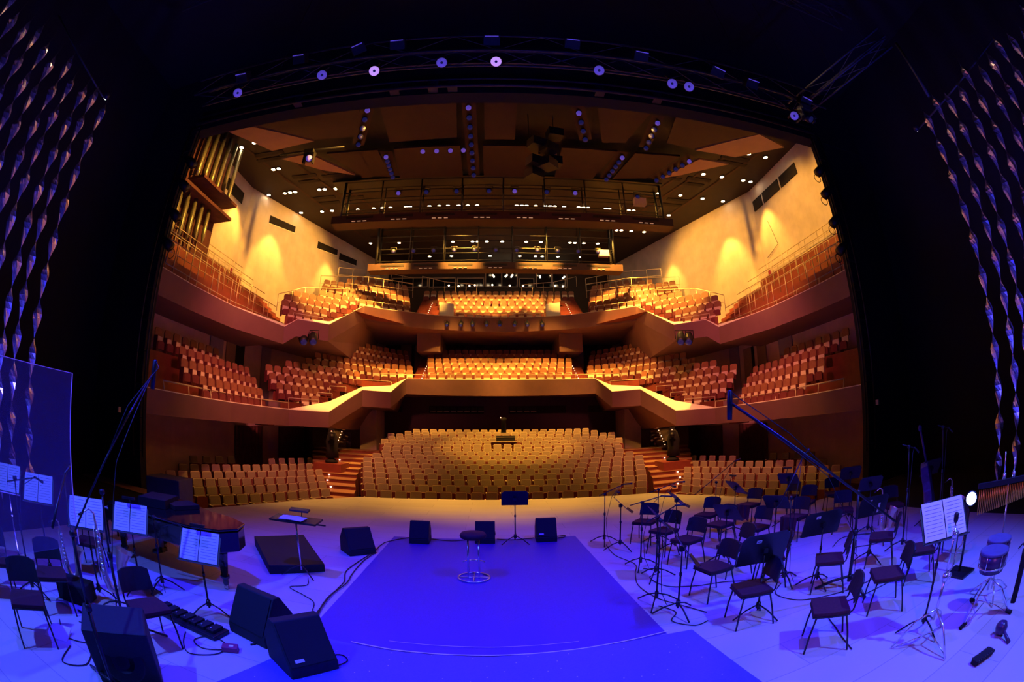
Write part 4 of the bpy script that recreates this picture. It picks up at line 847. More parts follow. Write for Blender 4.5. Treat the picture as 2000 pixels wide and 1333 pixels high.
# ---- lighting trusses over the stage
def truss(pts_a, pts_b, h, lab):
    A, B = Vector(pts_a), Vector(pts_b); d = B - A; n = max(2, int(d.length / 0.9)); side = Vector((-d.y, d.x, 0)).normalized() * h / 2
    root = None; ch = []
    for u, v in ((-1, 0), (1, 0), (-1, 1), (1, 1)): ch.append((A + side * u + Vector((0, 0, h * v)), B + side * u + Vector((0, 0, h * v))))
    mb = MB()
    for a, b in ch: mb.tube([a, b], 0.03, 'truss', 6)
    root = tag(mb.build('lighting_truss'), lab, 'truss'); mb = MB()
    for a, b in ((ch[0], ch[2]), (ch[1], ch[3]), (ch[0], ch[1])):
        pp = [(a if k % 2 == 0 else b)[0].lerp((a if k % 2 == 0 else b)[1], k / n) for k in range(n + 1)]; mb.tube(pp, 0.014, 'truss', 4)
    mb.build('lattice', root)
    for t in (0.15, 0.5, 0.85): c = A.lerp(B, t); MB().tube([(c.x, c.y, c.z + h), (c.x, c.y, 15.14)], 0.008, 'blackmetal', 4).build('hoist_chain', root)
    return root
truss((-8, 6.9, 9.95), (8, 6.9, 9.95), 0.5, 'long black lighting truss right across the stage above the round lamps')
truss((-8, 4.4, 11.3), (8, 4.4, 11.3), 0.5, 'faint lighting truss higher and nearer than the main one')
truss((7.6, 7.8, 10.2), (8.6, 3.8, 10.4), 0.4, 'short blue-lit truss at the upper right of the stage')
mb = MB(); mb.box((0, 7.35, 10.5), (14.4, 0.05, 0.55), 'truss'); bb = tag(mb.build('truss_masking'), 'dark masking panels hanging along the back of the main truss', 'panel')
for k, (x, z, hot) in enumerate([(-6.4, 9.5, 0), (-4.2, 9.5, 0), (-3.0, 9.4, 1), (-1.6, 9.5, 0), (-0.5, 9.5, 1), (1.6, 9.4, 0), (3.2, 9.3, 0), (3.6, 9.3, 0), (6.5, 9.2, 0)]):
    o = empty('fresnel_lamp', (x, 6.6, z), 0, 'black round stage lamp glinting violet under the main truss, %s from the left' % ORD[k], 'stage lamp', 'round lamps under the main truss')
    aim = (CAM - Vector((x, 6.6, z)) + Vector((0, 0.6, 0))).normalized()
    b = MB(); b.lathe([(0.08, -0.30), (0.12, -0.12), (0.125, 0.0)], (0, 0, 0), 'blackmetal', 14, aim); b.build('housing', o)
    b = MB(); b.lathe([(0.055, 0.002), (0.11, 0.002), (0.10, 0.025), (0.055, 0.03)], (0, 0, 0), 'lensglint' if hot else 'lens', 16, aim); b.lathe([(0, 0.0), (0.05, 0.002), (0.03, 0.03), (0, 0.035)], (0, 0, 0), 'lensdark', 12, aim); b.build('lens', o)
    b = MB(); b.tube([(0, 0, 0.12), (0, 0.2, 0.45)], 0.02, 'blackmetal', 5); b.build('clamp', o)
for k, (x, z, w_, r_) in enumerate([(-6.4, 10.0, 0.26, 0.1), (-4.9, 10.2, 0.24, 0.1), (-3.5, 10.2, 0.24, -0.5), (-2.6, 10.2, 0.26, 0.0), (-0.6, 10.2, 0.28, 0), (1.1, 10.2, 0.26, 0.05), (2.6, 10.05, 0.26, 0.05), (4.5, 10.0, 0.26, 0.4), (5.4, 9.9, 0.26, 0.1), (7.1, 9.85, 0.26, 0.2)]):
    o = empty('flood_lamp', (x, 6.45, z), 0, 'rectangular flood lamp glinting violet on the main truss, %s from the left' % ORD[k], 'stage lamp', 'rectangular floods on the main truss')
    b = MB(); b.box((0, 0.12, 0), (w_ + 0.06, 0.24, 0.22), 'blackmetal', (-0.7, r_, 0)); b.build('housing', o)
    b = MB(); b.box((0, -0.03, -0.03), (w_, 0.02, 0.13), 'lens', (-0.7, r_, 0)); b.build('lens', o)
for k, (x, y, z) in enumerate([(-4.6, 4.2, 11.0), (-3.0, 4.2, 11.1), (-2.6, 4.2, 10.95), (0.2, 4.2, 11.0), (0.9, 4.2, 10.9), (2.0, 4.2, 11.0), (3.2, 4.2, 10.9), (3.6, 4.2, 10.8), (5.5, 4.2, 10.9), (7.0, 6.6, 9.3)]):
    o = empty('moving_light', (x, y, z), 0, 'faint dark moving light on the upper truss, %s from the left' % ORD[k], 'stage lamp', 'moving lights on the upper truss')
    b = MB(); b.box((0, 0, 0.25), (0.34, 0.26, 0.14), 'truss'); b.box((-0.17, 0, 0.05), (0.04, 0.14, 0.34), 'truss'); b.box((0.17, 0, 0.05), (0.04, 0.14, 0.34), 'truss'); b.build('yoke', o)
    b = MB(); b.lathe([(0.06, -0.18), (0.12, -0.05), (0.12, 0.12)], (0, 0, 0), 'blackmetal', 10, (0.2, -0.5, -0.8)); b.lathe([(0, 0.121), (0.09, 0.122), (0, 0.14)], (0, 0, 0), 'lensdark', 10, (0.2, -0.5, -0.8)); b.build('head', o)
# ---- ladders with lamps on the inside of the stage opening
for s in (-1, 1):
    o = empty('lighting_ladder', (s * 11.0, 10.4, 0), 0, 'black ladder of lamps hanging at the %s edge of the stage opening' % SIDE[s], 'ladder')
    b = MB(); b.tube([(0, 0, 1.0), (0, 0, 12.3)], 0.03, 'blackmetal', 6); b.tube([(s * 0.5, 0, 1.0), (s * 0.5, 0, 12.3)], 0.03, 'blackmetal', 6)
    for k in range(12): b.tube([(0, 0, 1.2 + k), (s * 0.5, 0, 1.2 + k)], 0.02, 'blackmetal', 5)
    b.build('frame', o)
    for z in (7.6, 8.6, 9.7, 10.6):
        b = MB(); b.lathe([(0.1, -0.25), (0.17, 0), (0.17, 0.25)], (-s * 0.2, -0.1, z), 'blackmetal', 10, (-s * 0.7, 0.3, -0.6)); q = b.build('lamp_can', o)
        b = MB(); c = Vector((-s * 0.42, 0.0, z - 0.35)); b.tube([c + Vector((0.16 * math.cos(a), 0, 0.16 * math.sin(a))) for a in [k * PI / 5 for k in range(10)]], 0.014, 'blackmetal', 5, closed=True); b.build('barn_ring', q)
mb = MB(); mb.box((-11.15, 9.4, 2.35), (0.06, 0.12, 0.16), 'boothframe'); tag(mb.build('wall_socket'), 'small pale socket plate low on the dark left portal', 'socket')
mb = MB(); mb.box((11.2, 10.0, 2.5), (0.06, 0.12, 0.16), 'boothframe'); tag(mb.build('wall_socket'), 'small pale socket plate low on the dark right portal', 'socket')

# ---- stands
def tripod(mb, x, y, r=0.33, z=0.16, a0=0.5, mt='stand', th=0.011):
    for k in range(3):
        a = a0 + k * 2 * PI / 3; mb.tube([(x, y, z + 0.02), (x + r * math.cos(a) * 0.5, y + r * math.sin(a) * 0.5, z * 0.75), (x + r * math.cos(a), y + r * math.sin(a), 0.015)], th, mt, 6)
def music_stand(x, y, zt, az, tilt, lab, w_=0.50, h_=0.36, paper=0, sticker=0, a0=0.5, mt='stand', lamp=False, grp=None):
    o = empty('music_stand', (x, y, 0), 0, lab, 'music stand', grp)
    b = MB(); tripod(b, 0, 0, a0=a0); b.build('tripod', o)
    b = MB(); b.tube([(0, 0, 0.10), (0, 0, zt * 0.62)], 0.014, mt, 8); b.tube([(0, 0, zt * 0.6), (0, 0, zt - 0.02)], 0.010, mt, 8); b.lathe([(0.02, 0), (0.02, 0.05)], (0, 0, zt * 0.6), mt, 8); b.lathe([(0.035, -0.02), (0.03, 0.06)], (0, 0, 0.15), mt, 8); b.build('pole', o)
    n = Vector((math.cos(az) * math.cos(tilt), math.sin(az) * math.cos(tilt), math.sin(tilt))); u = Vector((-math.sin(az), math.cos(az), 0)); v = n.cross(u); c = Vector((0, 0, zt)) + n * 0.02
    fr = (c, u, v, n)
    b = MB(); b.slab([(-w_ / 2, -h_ / 2), (w_ / 2, -h_ / 2), (w_ / 2, h_ * 0.36), (w_ * 0.40, h_ / 2), (-w_ * 0.40, h_ / 2), (-w_ / 2, h_ * 0.36)], 0.006, mt, fr)
    b.slab([(-w_ / 2, -h_ / 2), (w_ / 2, -h_ / 2), (w_ / 2, -h_ / 2 + 0.008), (-w_ / 2, -h_ / 2 + 0.008)], 0.05, mt, fr); b.box(c - n * 0.03, (0.06, 0.06, 0.06), mt); dk = b.build('desk', o)
    if sticker:
        b = MB(); c2 = c - n * 0.012 + u * (w_ * 0.16) + v * (h_ * 0.30); b.slab([(-0.035, -0.022), (0.035, -0.022), (0.035, 0.022), (-0.035, 0.022)], -0.002, 'paper', (c2, u, v, n)); b.slab([(-0.02, -0.008), (0.02, -0.008), (0.02, 0.008), (-0.02, 0.008)], -0.001, 'ink', (c2 - n * 0.0025, u, v, n)); b.build('sticker', dk)
        if sticker > 1: b = MB(); c2 = c - n * 0.012 - u * (w_ * 0.2) - v * (h_ * 0.1); b.slab([(-0.02, -0.09), (0.02, -0.09), (0.02, 0.09), (-0.02, 0.09)], -0.002, 'paper', (c2, u, v, n)); b.build('sticker', dk)
    if lamp:
        b = MB(); t = c + v * (h_ / 2 + 0.03) + n * 0.08; b.tube([c + v * (h_ / 2), t, t + n * 0.05], 0.008, mt, 6); b.box(t + n * 0.05, (0.20, 0.05, 0.03), mt, (0, 0, az + PI / 2)); b.build('desk_lamp', o)
    if paper:
        sh = tag(empty('sheet_music', (x, y, 0)), 'open sheet music on the ' + lab.replace('with large lilac-lit open pages ', '').replace('with bright open pages ', '').replace('with bright pages ', '').replace('with pages ', ''), 'sheet music')
        for q in (-1, 1):
            if paper == 1 and q > 0 and False: continue
            b = MB(); pc = c + n * 0.012 + u * (q * w_ * 0.235) + v * 0.01; pw, ph = w_ * 0.225, h_ * 0.46
            b.slab([(-pw, -ph), (pw, -ph), (pw, ph), (-pw, ph)], 0.003, 'paper', (pc, u, v, n)); pg = b.build('page', sh); b = MB()
            for k in range(9):
                yy = ph * (0.78 - 0.19 * k); b.slab([(-pw * 0.8, yy), (pw * 0.8, yy), (pw * 0.8, yy + 0.004), (-pw * 0.8, yy + 0.004)], 0.0008, 'ink', (pc + n * 0.0032, u, v, n))
            b.build('stave', pg)
    return o
D_ = PI / 180
music_stand(-0.07, 9.43, 0.99, PI / 2, 25 * D_, 'black music stand standing alone between two floor monitors at centre stage', w_=0.56, h_=0.36, a0=PI / 2)
music_stand(1.92, 8.46, 0.92, -4 * D_, 46 * D_, 'violet-lit music stand nearest the far right edge of the runner', h_=0.42, a0=1.0, lamp=True)
music_stand(2.86, 7.9, 1.02, -4 * D_, 46 * D_, 'violet-lit music stand beside the second microphone', h_=0.42, a0=0.4, lamp=True)
music_stand(1.98, 6.55, 1.00, -6 * D_, 40 * D_, 'slim music stand in the middle of the right edge of the runner', h_=0.46, a0=2.0)
music_stand(1.74, 5.03, 0.93, -12 * D_, 32 * D_, 'nearest music stand on the right edge of the runner, seen nearly edge on', w_=0.54, h_=0.48, a0=2.7)
music_stand(4.4, 8.3, 1.03, 2 * D_, 46 * D_, 'violet-lit music stand in the far right rows before the side stalls', h_=0.42, a0=0.2, lamp=True)
music_stand(3.3, 6.7, 0.90, 25 * D_, 40 * D_, 'violet music stand leaning in the second line of orchestra chairs', w_=0.52, h_=0.40)
music_stand(2.58, 4.42, 0.90, 82 * D_, 24 * D_, 'large black double music stand, nearest of those with white stickers', w_=0.66, h_=0.46, sticker=1, a0=0.9)
music_stand(3.84, 4.75, 0.92, 74 * D_, 24 * D_, 'black double music stand with a white sticker, middle of the three sticker stands', w_=0.62, h_=0.40, sticker=1, a0=0.3)
music_stand(5.11, 4.85, 0.90, 72 * D_, 24 * D_, 'black double music stand with a square and a long white sticker', w_=0.58, h_=0.38, sticker=2)
music_stand(4.29, 6.6, 0.94, 28 * D_, 40 * D_, 'violet music stand tilted in front of the chair with a cloth', w_=0.52)
music_stand(5.7, 8.1, 1.06, 30 * D_, 42 * D_, 'dark music stand in the far right rows against the side stalls', w_=0.5, lamp=True)
music_stand(6.9, 7.2, 1.05, 60 * D_, 35 * D_, 'dark music stand farthest right in the back row of the orchestra', w_=0.52)
music_stand(6.3, 6.0, 0.98, 60 * D_, 35 * D_, 'dark music stand behind the tall microphone stand on the right', w_=0.52)
music_stand(7.5, 5.2, 1.10, 70 * D_, 30 * D_, 'dark music stand in the gloom before the foil strands', w_=0.52)
music_stand(3.70, 2.50, 1.24, -118 * D_, 32 * D_, 'music stand with large lilac-lit open pages at the percussion, nearest on the right', w_=0.62, h_=0.44, paper=2, a0=0.2)
music_stand(-3.95, 4.35, 0.90, -78 * D_, 30 * D_, 'music stand with bright open pages in front of the piano tail', w_=0.58, h_=0.42, paper=2, a0=0.1, lamp=True)
music_stand(-5.15, 4.25, 1.03, -62 * D_, 30 * D_, 'music stand with bright pages behind the saxophones', w_=0.56, h_=0.42, paper=2, lamp=True)
music_stand(-5.35, 3.55, 1.12, -52 * D_, 30 * D_, 'music stand with bright pages at the edge of the clear screen', w_=0.56, h_=0.42, paper=2)
music_stand(-6.4, 3.35, 1.22, -48 * D_, 30 * D_, 'music stand with pages seen through the clear screen, nearer its right edge', w_=0.54, h_=0.42, paper=2)
music_stand(-6.9, 3.0, 1.26, -46 * D_, 30 * D_, 'music stand with pages seen through the clear screen, middle one', w_=0.5, h_=0.42, paper=2)
music_stand(-7.4, 2.4, 1.32, -40 * D_, 30 * D_, 'music stand with pages seen through the clear screen, farthest left', w_=0.5, h_=0.42, paper=2)

def mic_stand(x, y, zt, e0, e1, lab, a0=0.3, mt='stand', mic='pencil', th=0.011, cat='microphone stand', r=0.33):
    o = empty('microphone_stand', (x, y, 0), 0, lab, cat)
    b = MB(); tripod(b, 0, 0, r=r, a0=a0, mt=mt, th=th); b.lathe([(0.03, 0.1), (0.028, 0.2)], (0, 0, 0), mt, 8); b.build('tripod', o)
    b = MB(); b.tube([(0, 0, 0.1), (0, 0, zt * 0.6)], th * 1.2, mt, 8); b.tube([(0, 0, zt * 0.6), (0, 0, zt)], th * 0.9, mt, 8); b.lathe([(th * 2, 0), (th * 2, 0.06)], (0, 0, zt * 0.58), mt, 8); b.build('pole', o)
    P0, P1 = Vector(e0), Vector(e1); b = MB(); b.tube([Vector((0, 0, zt)) + P0, Vector((0, 0, zt)) + P1], th * 0.8, mt, 8); b.lathe([(0.028, -0.025), (0.028, 0.025)], (0, 0, zt), mt, 8, (0, 1, 0)); bo = b.build('boom', o)
    d = (P1 - P0).normalized(); t = Vector((0, 0, zt)) + P1
    b = MB()
    if mic == 'pencil': b.lathe([(0.012, -0.03), (0.014, 0.13), (0.018, 0.14), (0.018, 0.17)], t, mt, 8, d + Vector((0, 0, -0.35)))
    elif mic == 'down': b.lathe([(0.03, -0.2), (0.035, -0.05), (0.035, 0.12), (0.02, 0.14)], t, mt, 10, (0.05, 0, 1)); b.tube([t + Vector((0, 0, 0.14)), t + Vector((0.1, -0.02, 0.05)), Vector((0, 0, zt)) + P1.lerp(P0, 0.3) + Vector((0, 0, 0.12)), Vector((0, 0, zt)) + P1.lerp(P0, 0.55)], 0.006, 'cable', 6)
    elif mic == 'clip': b.lathe([(0.022, -0.02), (0.03, 0.03), (0.03, 0.09), (0.01, 0.12)], t, 'blackmetal', 10, (0, 0, 1))
    b.build('microphone', o)
    b = MB(); b.tube([t - d * 0.05, Vector((0, 0, zt)) + P1 * 0.3 + Vector((0.02, -0.03, -0.1)), (0.03, -0.02, zt * 0.5), (0.05, -0.05, 0.2), (0.12, -0.1, 0.012)], 0.005, 'cable', 5); b.build('cable', o)
    return o
mic_stand(1.74, 9.04, 1.07, (-0.12, 0, -0.02), (0.38, -0.1, 0.2), 'thin microphone stand farthest along the right edge of the runner')
mic_stand(1.93, 7.19, 1.17, (-0.22, 0, -0.03), (0.32, -0.1, 0.10), 'microphone stand with a level boom beside the runner', a0=0.1)
mic_stand(1.61, 5.49, 1.22, (-0.15, 0.1, -0.02), (0.35, 0.3, 0.12), 'thin microphone stand among the nearest runner-side stands', a0=0.0)
mic_stand(2.75, 8.6, 1.15, (-0.2, 0, -0.05), (0.42, 0, 0.12), 'microphone stand before the far chairs with a short boom')
mic_stand(4.3, 9.0, 1.10, (-0.55, 0, -0.22), (0.55, 0.1, 0.42), 'microphone stand with a steep boom before the right side stalls')
mic_stand(3.55, 5.2, 1.3, (-0.25, 0, -0.1), (0.3, 0.1, 0.55), 'tall microphone stand with a long blue-lit microphone in the orchestra', mic='pencil', th=0.012)
mic_stand(4.1, 4.3, 1.36, (0.55, -0.35, -0.5), (-1.95, 0.3, 1.32), 'huge microphone boom slanting from the right rows up over the stalls', th=0.022, mic='down', r=0.5)
mic_stand(5.9, 4.7, 1.72, (-0.2, 0, 0.06), (0.28, 0.05, -0.06), 'tall microphone stand with a crossbar in front of the dark portal', th=0.012)
mic_stand(7.0, 4.6, 1.9, (-0.2, 0, 0.05), (0.26, 0, -0.05), 'tallest dim microphone stand with a crossbar at far right')
mic_stand(-4.3, 3.05, 1.62, (-0.25, -0.35, -0.5), (-0.10, 0.98, 1.30), 'long microphone boom slanting up from the left rows over the balcony', th=0.015, mic='down', r=0.5, a0=0.9)
mic_stand(-5.0, 4.6, 1.05, (-0.4, -0.1, 0.05), (0.4, 0.1, -0.04), 'black microphone stand in front of the piano keyboard', a0=0.6)
mic_stand(-3.55, 2.05, 1.5, (-0.2, -0.1, 0.0), (-0.55, 0.35, 0.35), 'large black microphone stand nearest on the left, its feet spread wide', th=0.017, r=0.62, a0=0.75)
mic_stand(-6.0, 2.7, 1.45, (-0.3, 0, -0.1), (0.5, 0.1, 0.1), 'microphone stand with a boom reaching over the pages behind the clear screen')

# ---- keyboard player's / presenter's stand with tray, lamp and papers
o = empty('presenter_stand', (-3.56, 6.53, 0), 0, 'thin presenter stand with a wide black tray, papers and a lamp bar', 'stand')
b = MB(); tripod(b, 0, 0, r=0.34, a0=-0.6, mt='stand'); b.build('tripod', o)
b = MB(); b.tube([(0, 0, 0.1), (-0.03, 0, 0.93)], 0.016, 'chrome', 8); b.build('pole', o)
b = MB(); b.box((-0.03, 0, 0.945), (0.82, 0.34, 0.03), 'stand', (0.08, 0, 0)); b.box((0.40, -0.1, 0.93), (0.25, 0.02, 0.02), 'stand'); b.build('tray', o)
b = MB(); b.tube([(0.03, 0.1, 0.95), (0.03, 0.12, 1.08)], 0.008, 'stand', 6); b.box((0.0, 0.1, 1.09), (0.34, 0.10, 0.03), 'stand', (0.25, 0, 0)); b.build('lamp_bar', o)
mb = MB(); mb.box((-3.68, 6.5, 0.972), (0.32, 0.22, 0.012), 'paper', (0.08, 0, 0.05)); mb.box((-3.55, 6.46, 0.982), (0.3, 0.21, 0.008), 'paper', (0.08, 0, -0.12)); tag(mb.build('paper_sheets'), 'loose pages lying on the presenter stand tray', 'papers')

# ---- bar stool
o = empty('bar_stool', (-0.84, 7.12, 0), 0, 'round black bar stool with chrome legs on the runner', 'stool')
b = MB(); b.lathe([(0.15, 0.0), (0.20, 0.02), (0.215, 0.06), (0.19, 0.10), (0.0, 0.115)], (0, 0, 0.70), 'chairred', 24); b.build('seat', o)
for dx in (-0.085, 0.085):
    for dy in (-0.085, 0.085): b = MB(); b.tube([(dx, dy, 0.70), (dx * 1.02, dy * 1.02, 0.03)], 0.012, 'chrome', 8); b.build('leg', o)
b = MB(); b.tube([(0.255 * math.cos(a), 0.255 * math.sin(a), 0.02) for a in [2 * PI * k / 28 for k in range(28)]], 0.014, 'chrome', 8, closed=True); b.tube([(-0.255, 0, 0.02), (0.255, 0, 0.02)], 0.01, 'chrome', 6); b.tube([(0, -0.255, 0.02), (0, 0.255, 0.02)], 0.01, 'chrome', 6); b.build('foot_ring', o)
b = MB(); b.tube([(0.19 * math.cos(a), 0.19 * math.sin(a), 0.27) for a in [0.4 + (PI - 0.8) * k / 10 for k in range(11)]], 0.012, 'chrome', 8); b.build('foot_rest', o)

# ---- floor monitors
def wedge(x, y, rz, w_, d_, h_, lab, logo=False, z=0.0):
    o = empty('floor_monitor', (x, y, z), rz, lab, 'floor monitor')
    prof = [(-d_ / 2, 0), (d_ / 2, 0), (d_ / 2, h_ * 0.55), (d_ * 0.16, h_), (-0.02, h_), (-d_ / 2, h_ * 0.22)]
    b = MB(); n = len(prof); vs = [(-w_ / 2, p[0], p[1]) for p in prof] + [(w_ / 2, p[0], p[1]) for p in prof]
    b.add(vs, [tuple(range(n)), tuple(reversed(range(n, 2 * n)))] + [(i, n + i, n + (i + 1) % n, (i + 1) % n) for i in range(n)], 'speaker'); b.build('cabinet', o, bevel=0.012)
    a0, a1 = Vector((0, -d_ / 2, h_ * 0.22)), Vector((0, -0.02, h_)); v = (a1 - a0).normalized(); nn = Vector((1, 0, 0)).cross(v).normalized(); L = (a1 - a0).length
    if nn.y > 0: nn = -nn
    b = MB(); b.slab([(-w_ * 0.46, 0.02), (w_ * 0.46, 0.02), (w_ * 0.46, L - 0.02), (-w_ * 0.46, L - 0.02)], 0.012, 'grille', (a0, (1, 0, 0), v, nn)); g = b.build('grille', o)
    if logo:
        b = MB(); b.slab([(-0.05, 0), (0.05, 0), (0.05, 0.035), (-0.05, 0.035)], 0.004, 'paper', (a0 + nn * 0.012 + v * 0.06 - Vector((w_ * 0.26, 0, 0)), (1, 0, 0), v, nn)); b.build('badge', g)
    b = MB(); b.box((w_ / 2 + 0.004, 0.02, h_ * 0.4), (0.01, 0.14, 0.05), 'blackmetal'); b.build('handle', o)
    return o
wedge(-2.07, 9.46, 0.0, 0.42, 0.42, 0.47, 'black floor monitor facing the stage at the left rear corner of the runner')
wedge(-0.70, 9.62, 0.0, 0.42, 0.42, 0.46, 'black floor monitor behind the bar stool')
wedge(0.60, 9.68, 0.0, 0.44, 0.46, 0.50, 'black floor monitor right of the lone music stand', logo=True)
wedge(-3.12, 8.30, 40 * D_, 0.55, 0.5, 0.50, 'angular black floor monitor beside the left edge of the runner')
wedge(-3.12, 4.25, -18 * D_, 0.62, 0.52, 0.56, 'large black floor monitor near the left corner of the runner, rear of the pair', logo=False)
wedge(-2.42, 3.80, 50 * D_, 0.54, 0.56, 0.56, 'large black floor monitor with a small badge, front of the pair', logo=True)
o = empty('guitar_amplifier', (-3.72, 2.45, 0), 0.75, 'big black loudspeaker cabinet nearest on the left, its round cone in shadow', 'loudspeaker')
b = MB(); b.box((0, 0, 0.34), (0.66, 0.42, 0.66), 'speaker', (0.22, 0, 0)); b.build('cabinet', o, bevel=0.02)
b = MB(); b.lathe([(0.22, 0.0), (0.2, 0.012), (0.08, -0.005), (0.06, 0.006), (0.0, 0.006)], (0, -0.225, 0.30), 'grille', 24, (0, -1, 0.22)); b.build('cone', o)
mb = MB(); P4 = [(-5.12, 7.7), (-4.05, 6.3), (-3.28, 6.88), (-4.33, 8.42)]; mb.prism(P4, [0.0] * 4, [0.20, 0.16, 0.14, 0.2], 'speaker')
tag(mb.build('black_riser', bevel=0.01), 'low black sloping riser lying under the presenter stand', 'riser')

# ---- orchestra chairs
def make_chair(lab, coat=False):
    o = empty('orchestra_chair', (0, 0, 0), 0, lab, 'chair', 'orchestra chairs on the stage')
    b = MB(); out = [(-0.21, -0.21), (0.21, -0.21), (0.225, 0.0), (0.20, 0.20), (-0.20, 0.20), (-0.225, 0.0)]
    b.prism(out, [0.43] * 6, [0.475] * 6, 'chairred'); b.prism([(p[0] * 1.03, p[1] * 1.03) for p in out], 0.415, 0.43, 'chairblack'); b.build('seat', o, bevel=0.012)
    b = MB(); N = 6; A, B, C_, E_ = [], [], [], []
    for k in range(N + 1):
        t = -1 + 2 * k / N; x = 0.21 * t; yb = 0.235 - 0.03 * t * t; hgt = 0.80 - 0.035 * t ** 4
        A.append((x, yb, 0.55)); B.append((x * 0.97, yb + 0.07, hgt)); C_.append((x, yb + 0.022, 0.55)); E_.append((x * 0.97, yb + 0.092, hgt))
    b.quadstrip(A, B, 'chairblack'); b.quadstrip(C_, E_, 'chairblack'); b.quadstrip(B, E_, 'chairblack'); b.quadstrip(A, C_, 'chairblack')
    b.add([A[0], B[0], E_[0], C_[0]], [(0, 1, 2, 3)], 'chairblack'); b.add([A[-1], B[-1], E_[-1], C_[-1]], [(0, 1, 2, 3)], 'chairblack'); b.build('backrest', o)
    b = MB()
    for sx in (-1, 1): b.tube([(sx * 0.195, -0.16, 0.415), (sx * 0.20, 0.17, 0.415), (sx * 0.195, 0.23, 0.47), (sx * 0.19, 0.27, 0.66)], 0.011, 'stand', 6)
    b.tube([(-0.195, -0.16, 0.41), (0.195, -0.16, 0.41)], 0.011, 'stand', 6); b.build('frame', o)
    for sx in (-1, 1):
        b = MB(); b.tube([(sx * 0.195, -0.17, 0.41), (sx * 0.215, -0.21, 0.2), (sx * 0.225, -0.23, 0.0)], 0.0115, 'stand', 7); b.build('leg', o)
        b = MB(); b.tube([(sx * 0.195, 0.17, 0.41), (sx * 0.215, 0.22, 0.2), (sx * 0.225, 0.26, 0.0)], 0.0115, 'stand', 7); b.build('leg', o)
    return o
CH = [(2.78, 3.28, -34, 'nearest on the right, its dark seat lit blue'), (3.92, 3.42, -37, 'behind the nearest one on the right'), (4.95, 3.60, -45, 'just behind the lilac music pages'),
      (3.87, 4.55, -40, 'between the two middle sticker stands'), (3.35, 5.35, -30, 'behind the nearest sticker stand, to its right'), (5.14, 4.62, -50, 'under the stand with the long sticker'),
      (2.42, 4.38, -10, 'under the nearest sticker stand'), (2.42, 5.42, 10, 'beside the nearest runner-edge stands, with a clear view of its red seat'), (2.72, 7.05, 25, 'in the middle of the first line along the runner'),
      (3.15, 6.15, 0, 'hidden behind the stand that leans in the second line'), (2.62, 7.9, 30, 'third from the back of the first line along the runner'), (2.56, 8.85, 50, 'at the far end of the first line along the runner'),
      (3.95, 8.75, 35, 'before the stand with the steep boom'), (5.25, 9.05, 25, 'with a dark cloth hanging off its seat, back row'), (3.75, 7.75, 20, 'in the middle of the second line'),
      (4.15, 7.05, 20, 'behind the tilted violet stand'), (5.2, 7.15, 22, 'with a dark cloth hanging off its seat, third line'), (6.5, 9.1, 20, 'by the side stalls in the far right corner'),
      (6.3, 8.15, 30, 'right of the far right stand'), (7.4, 8.3, 60, 'with an orange-lit back near the portal'), (6.2, 6.7, 50, 'under the dark stands at right'), (7.0, 5.9, 60, 'in the gloom below the tall crossbar stand'),
      (5.9, 3.6, 10, 'half hidden behind the chime bars')]
LC = [(-3.98, 3.22, 158, 'nearest on the left, beside the black loudspeaker cabinet'), (-5.45, 2.80, 150, 'in the left rows in front of the clear screen'), (-4.95, 2.05, 150, 'at the lower left corner, partly out of view'), (-6.3, 4.2, 120, 'behind the saxophones near the piano'), (-6.2, 2.2, 150, 'behind the clear screen at far left')]
src = make_chair('black orchestra chair ' + CH[0][3]); note(src)
for k, (x, y, a, d) in enumerate(CH + LC):
    o = src if k == 0 else copy_tree(src)
    o.location = (x, y, 0); o.rotation_euler = (0, 0, R(a - 90)); o['label'] = 'black orchestra chair ' + d
def cloth(x, y, rz, lab):
    b = MB(); A, B, C_ = [], [], []
    for k in range(9):
        t = -0.2 + 0.4 * k / 8; wv = 0.015 * math.sin(k * 2.3); A.append(Vector((t, 0.0, 0.485))); B.append(Vector((t, -0.25 + wv, 0.49))); C_.append(Vector((t * 0.9, -0.27 + wv * 2, 0.14 + 0.03 * math.sin(k * 1.3))))
    b.quadstrip(A, B, 'curtain'); b.quadstrip(B, C_, 'curtain'); b.quadstrip([c + Vector((0, -0.012, 0)) for c in B], [c + Vector((0, -0.012, 0)) for c in C_], 'curtain')
    o = tag(b.build('dark_cloth', loc=(x, y, 0)), lab, 'cloth'); o.rotation_euler = (0, 0, rz)
cloth(5.25, 9.05, R(25 - 90), 'dark cloth hanging off the front of a chair in the back row'); cloth(5.2, 7.15, R(22 - 90), 'dark cloth hanging off the front of a chair in the third line')

# ---- grand piano
pn = empty('grand_piano', (0, 0, 0), 0, 'black grand piano with its tail towards the runner at the left of the stage', 'piano')
O_ = [(-6.55, 5.0), (-5.6, 4.98), (-4.6, 5.02), (-4.2, 5.15), (-4.03, 5.42), (-4.12, 5.75), (-4.5, 5.98), (-5.0, 6.1), (-5.5, 6.3), (-5.9, 6.46), (-6.55, 6.5)]
b = MB(); b.prism(O_, 0.60, 0.90, 'pianoblack'); b.build('case', pn, bevel=0.015)
b = MB(); b.prism([(p[0] + (0.012 if p[0] > -5 else -0.012), p[1] + (0.012 if p[1] > 5.7 else -0.012)) for p in O_], 0.915, 0.945, 'pianoblack'); b.build('lid', pn, bevel=0.008)
b = MB(); b.box((-6.72, 5.75, 0.70), (0.34, 1.48, 0.14), 'pianoblack'); b.box((-6.62, 5.75, 0.83), (0.05, 1.4, 0.14), 'pianoblack'); kb = b.build('keybed', pn)
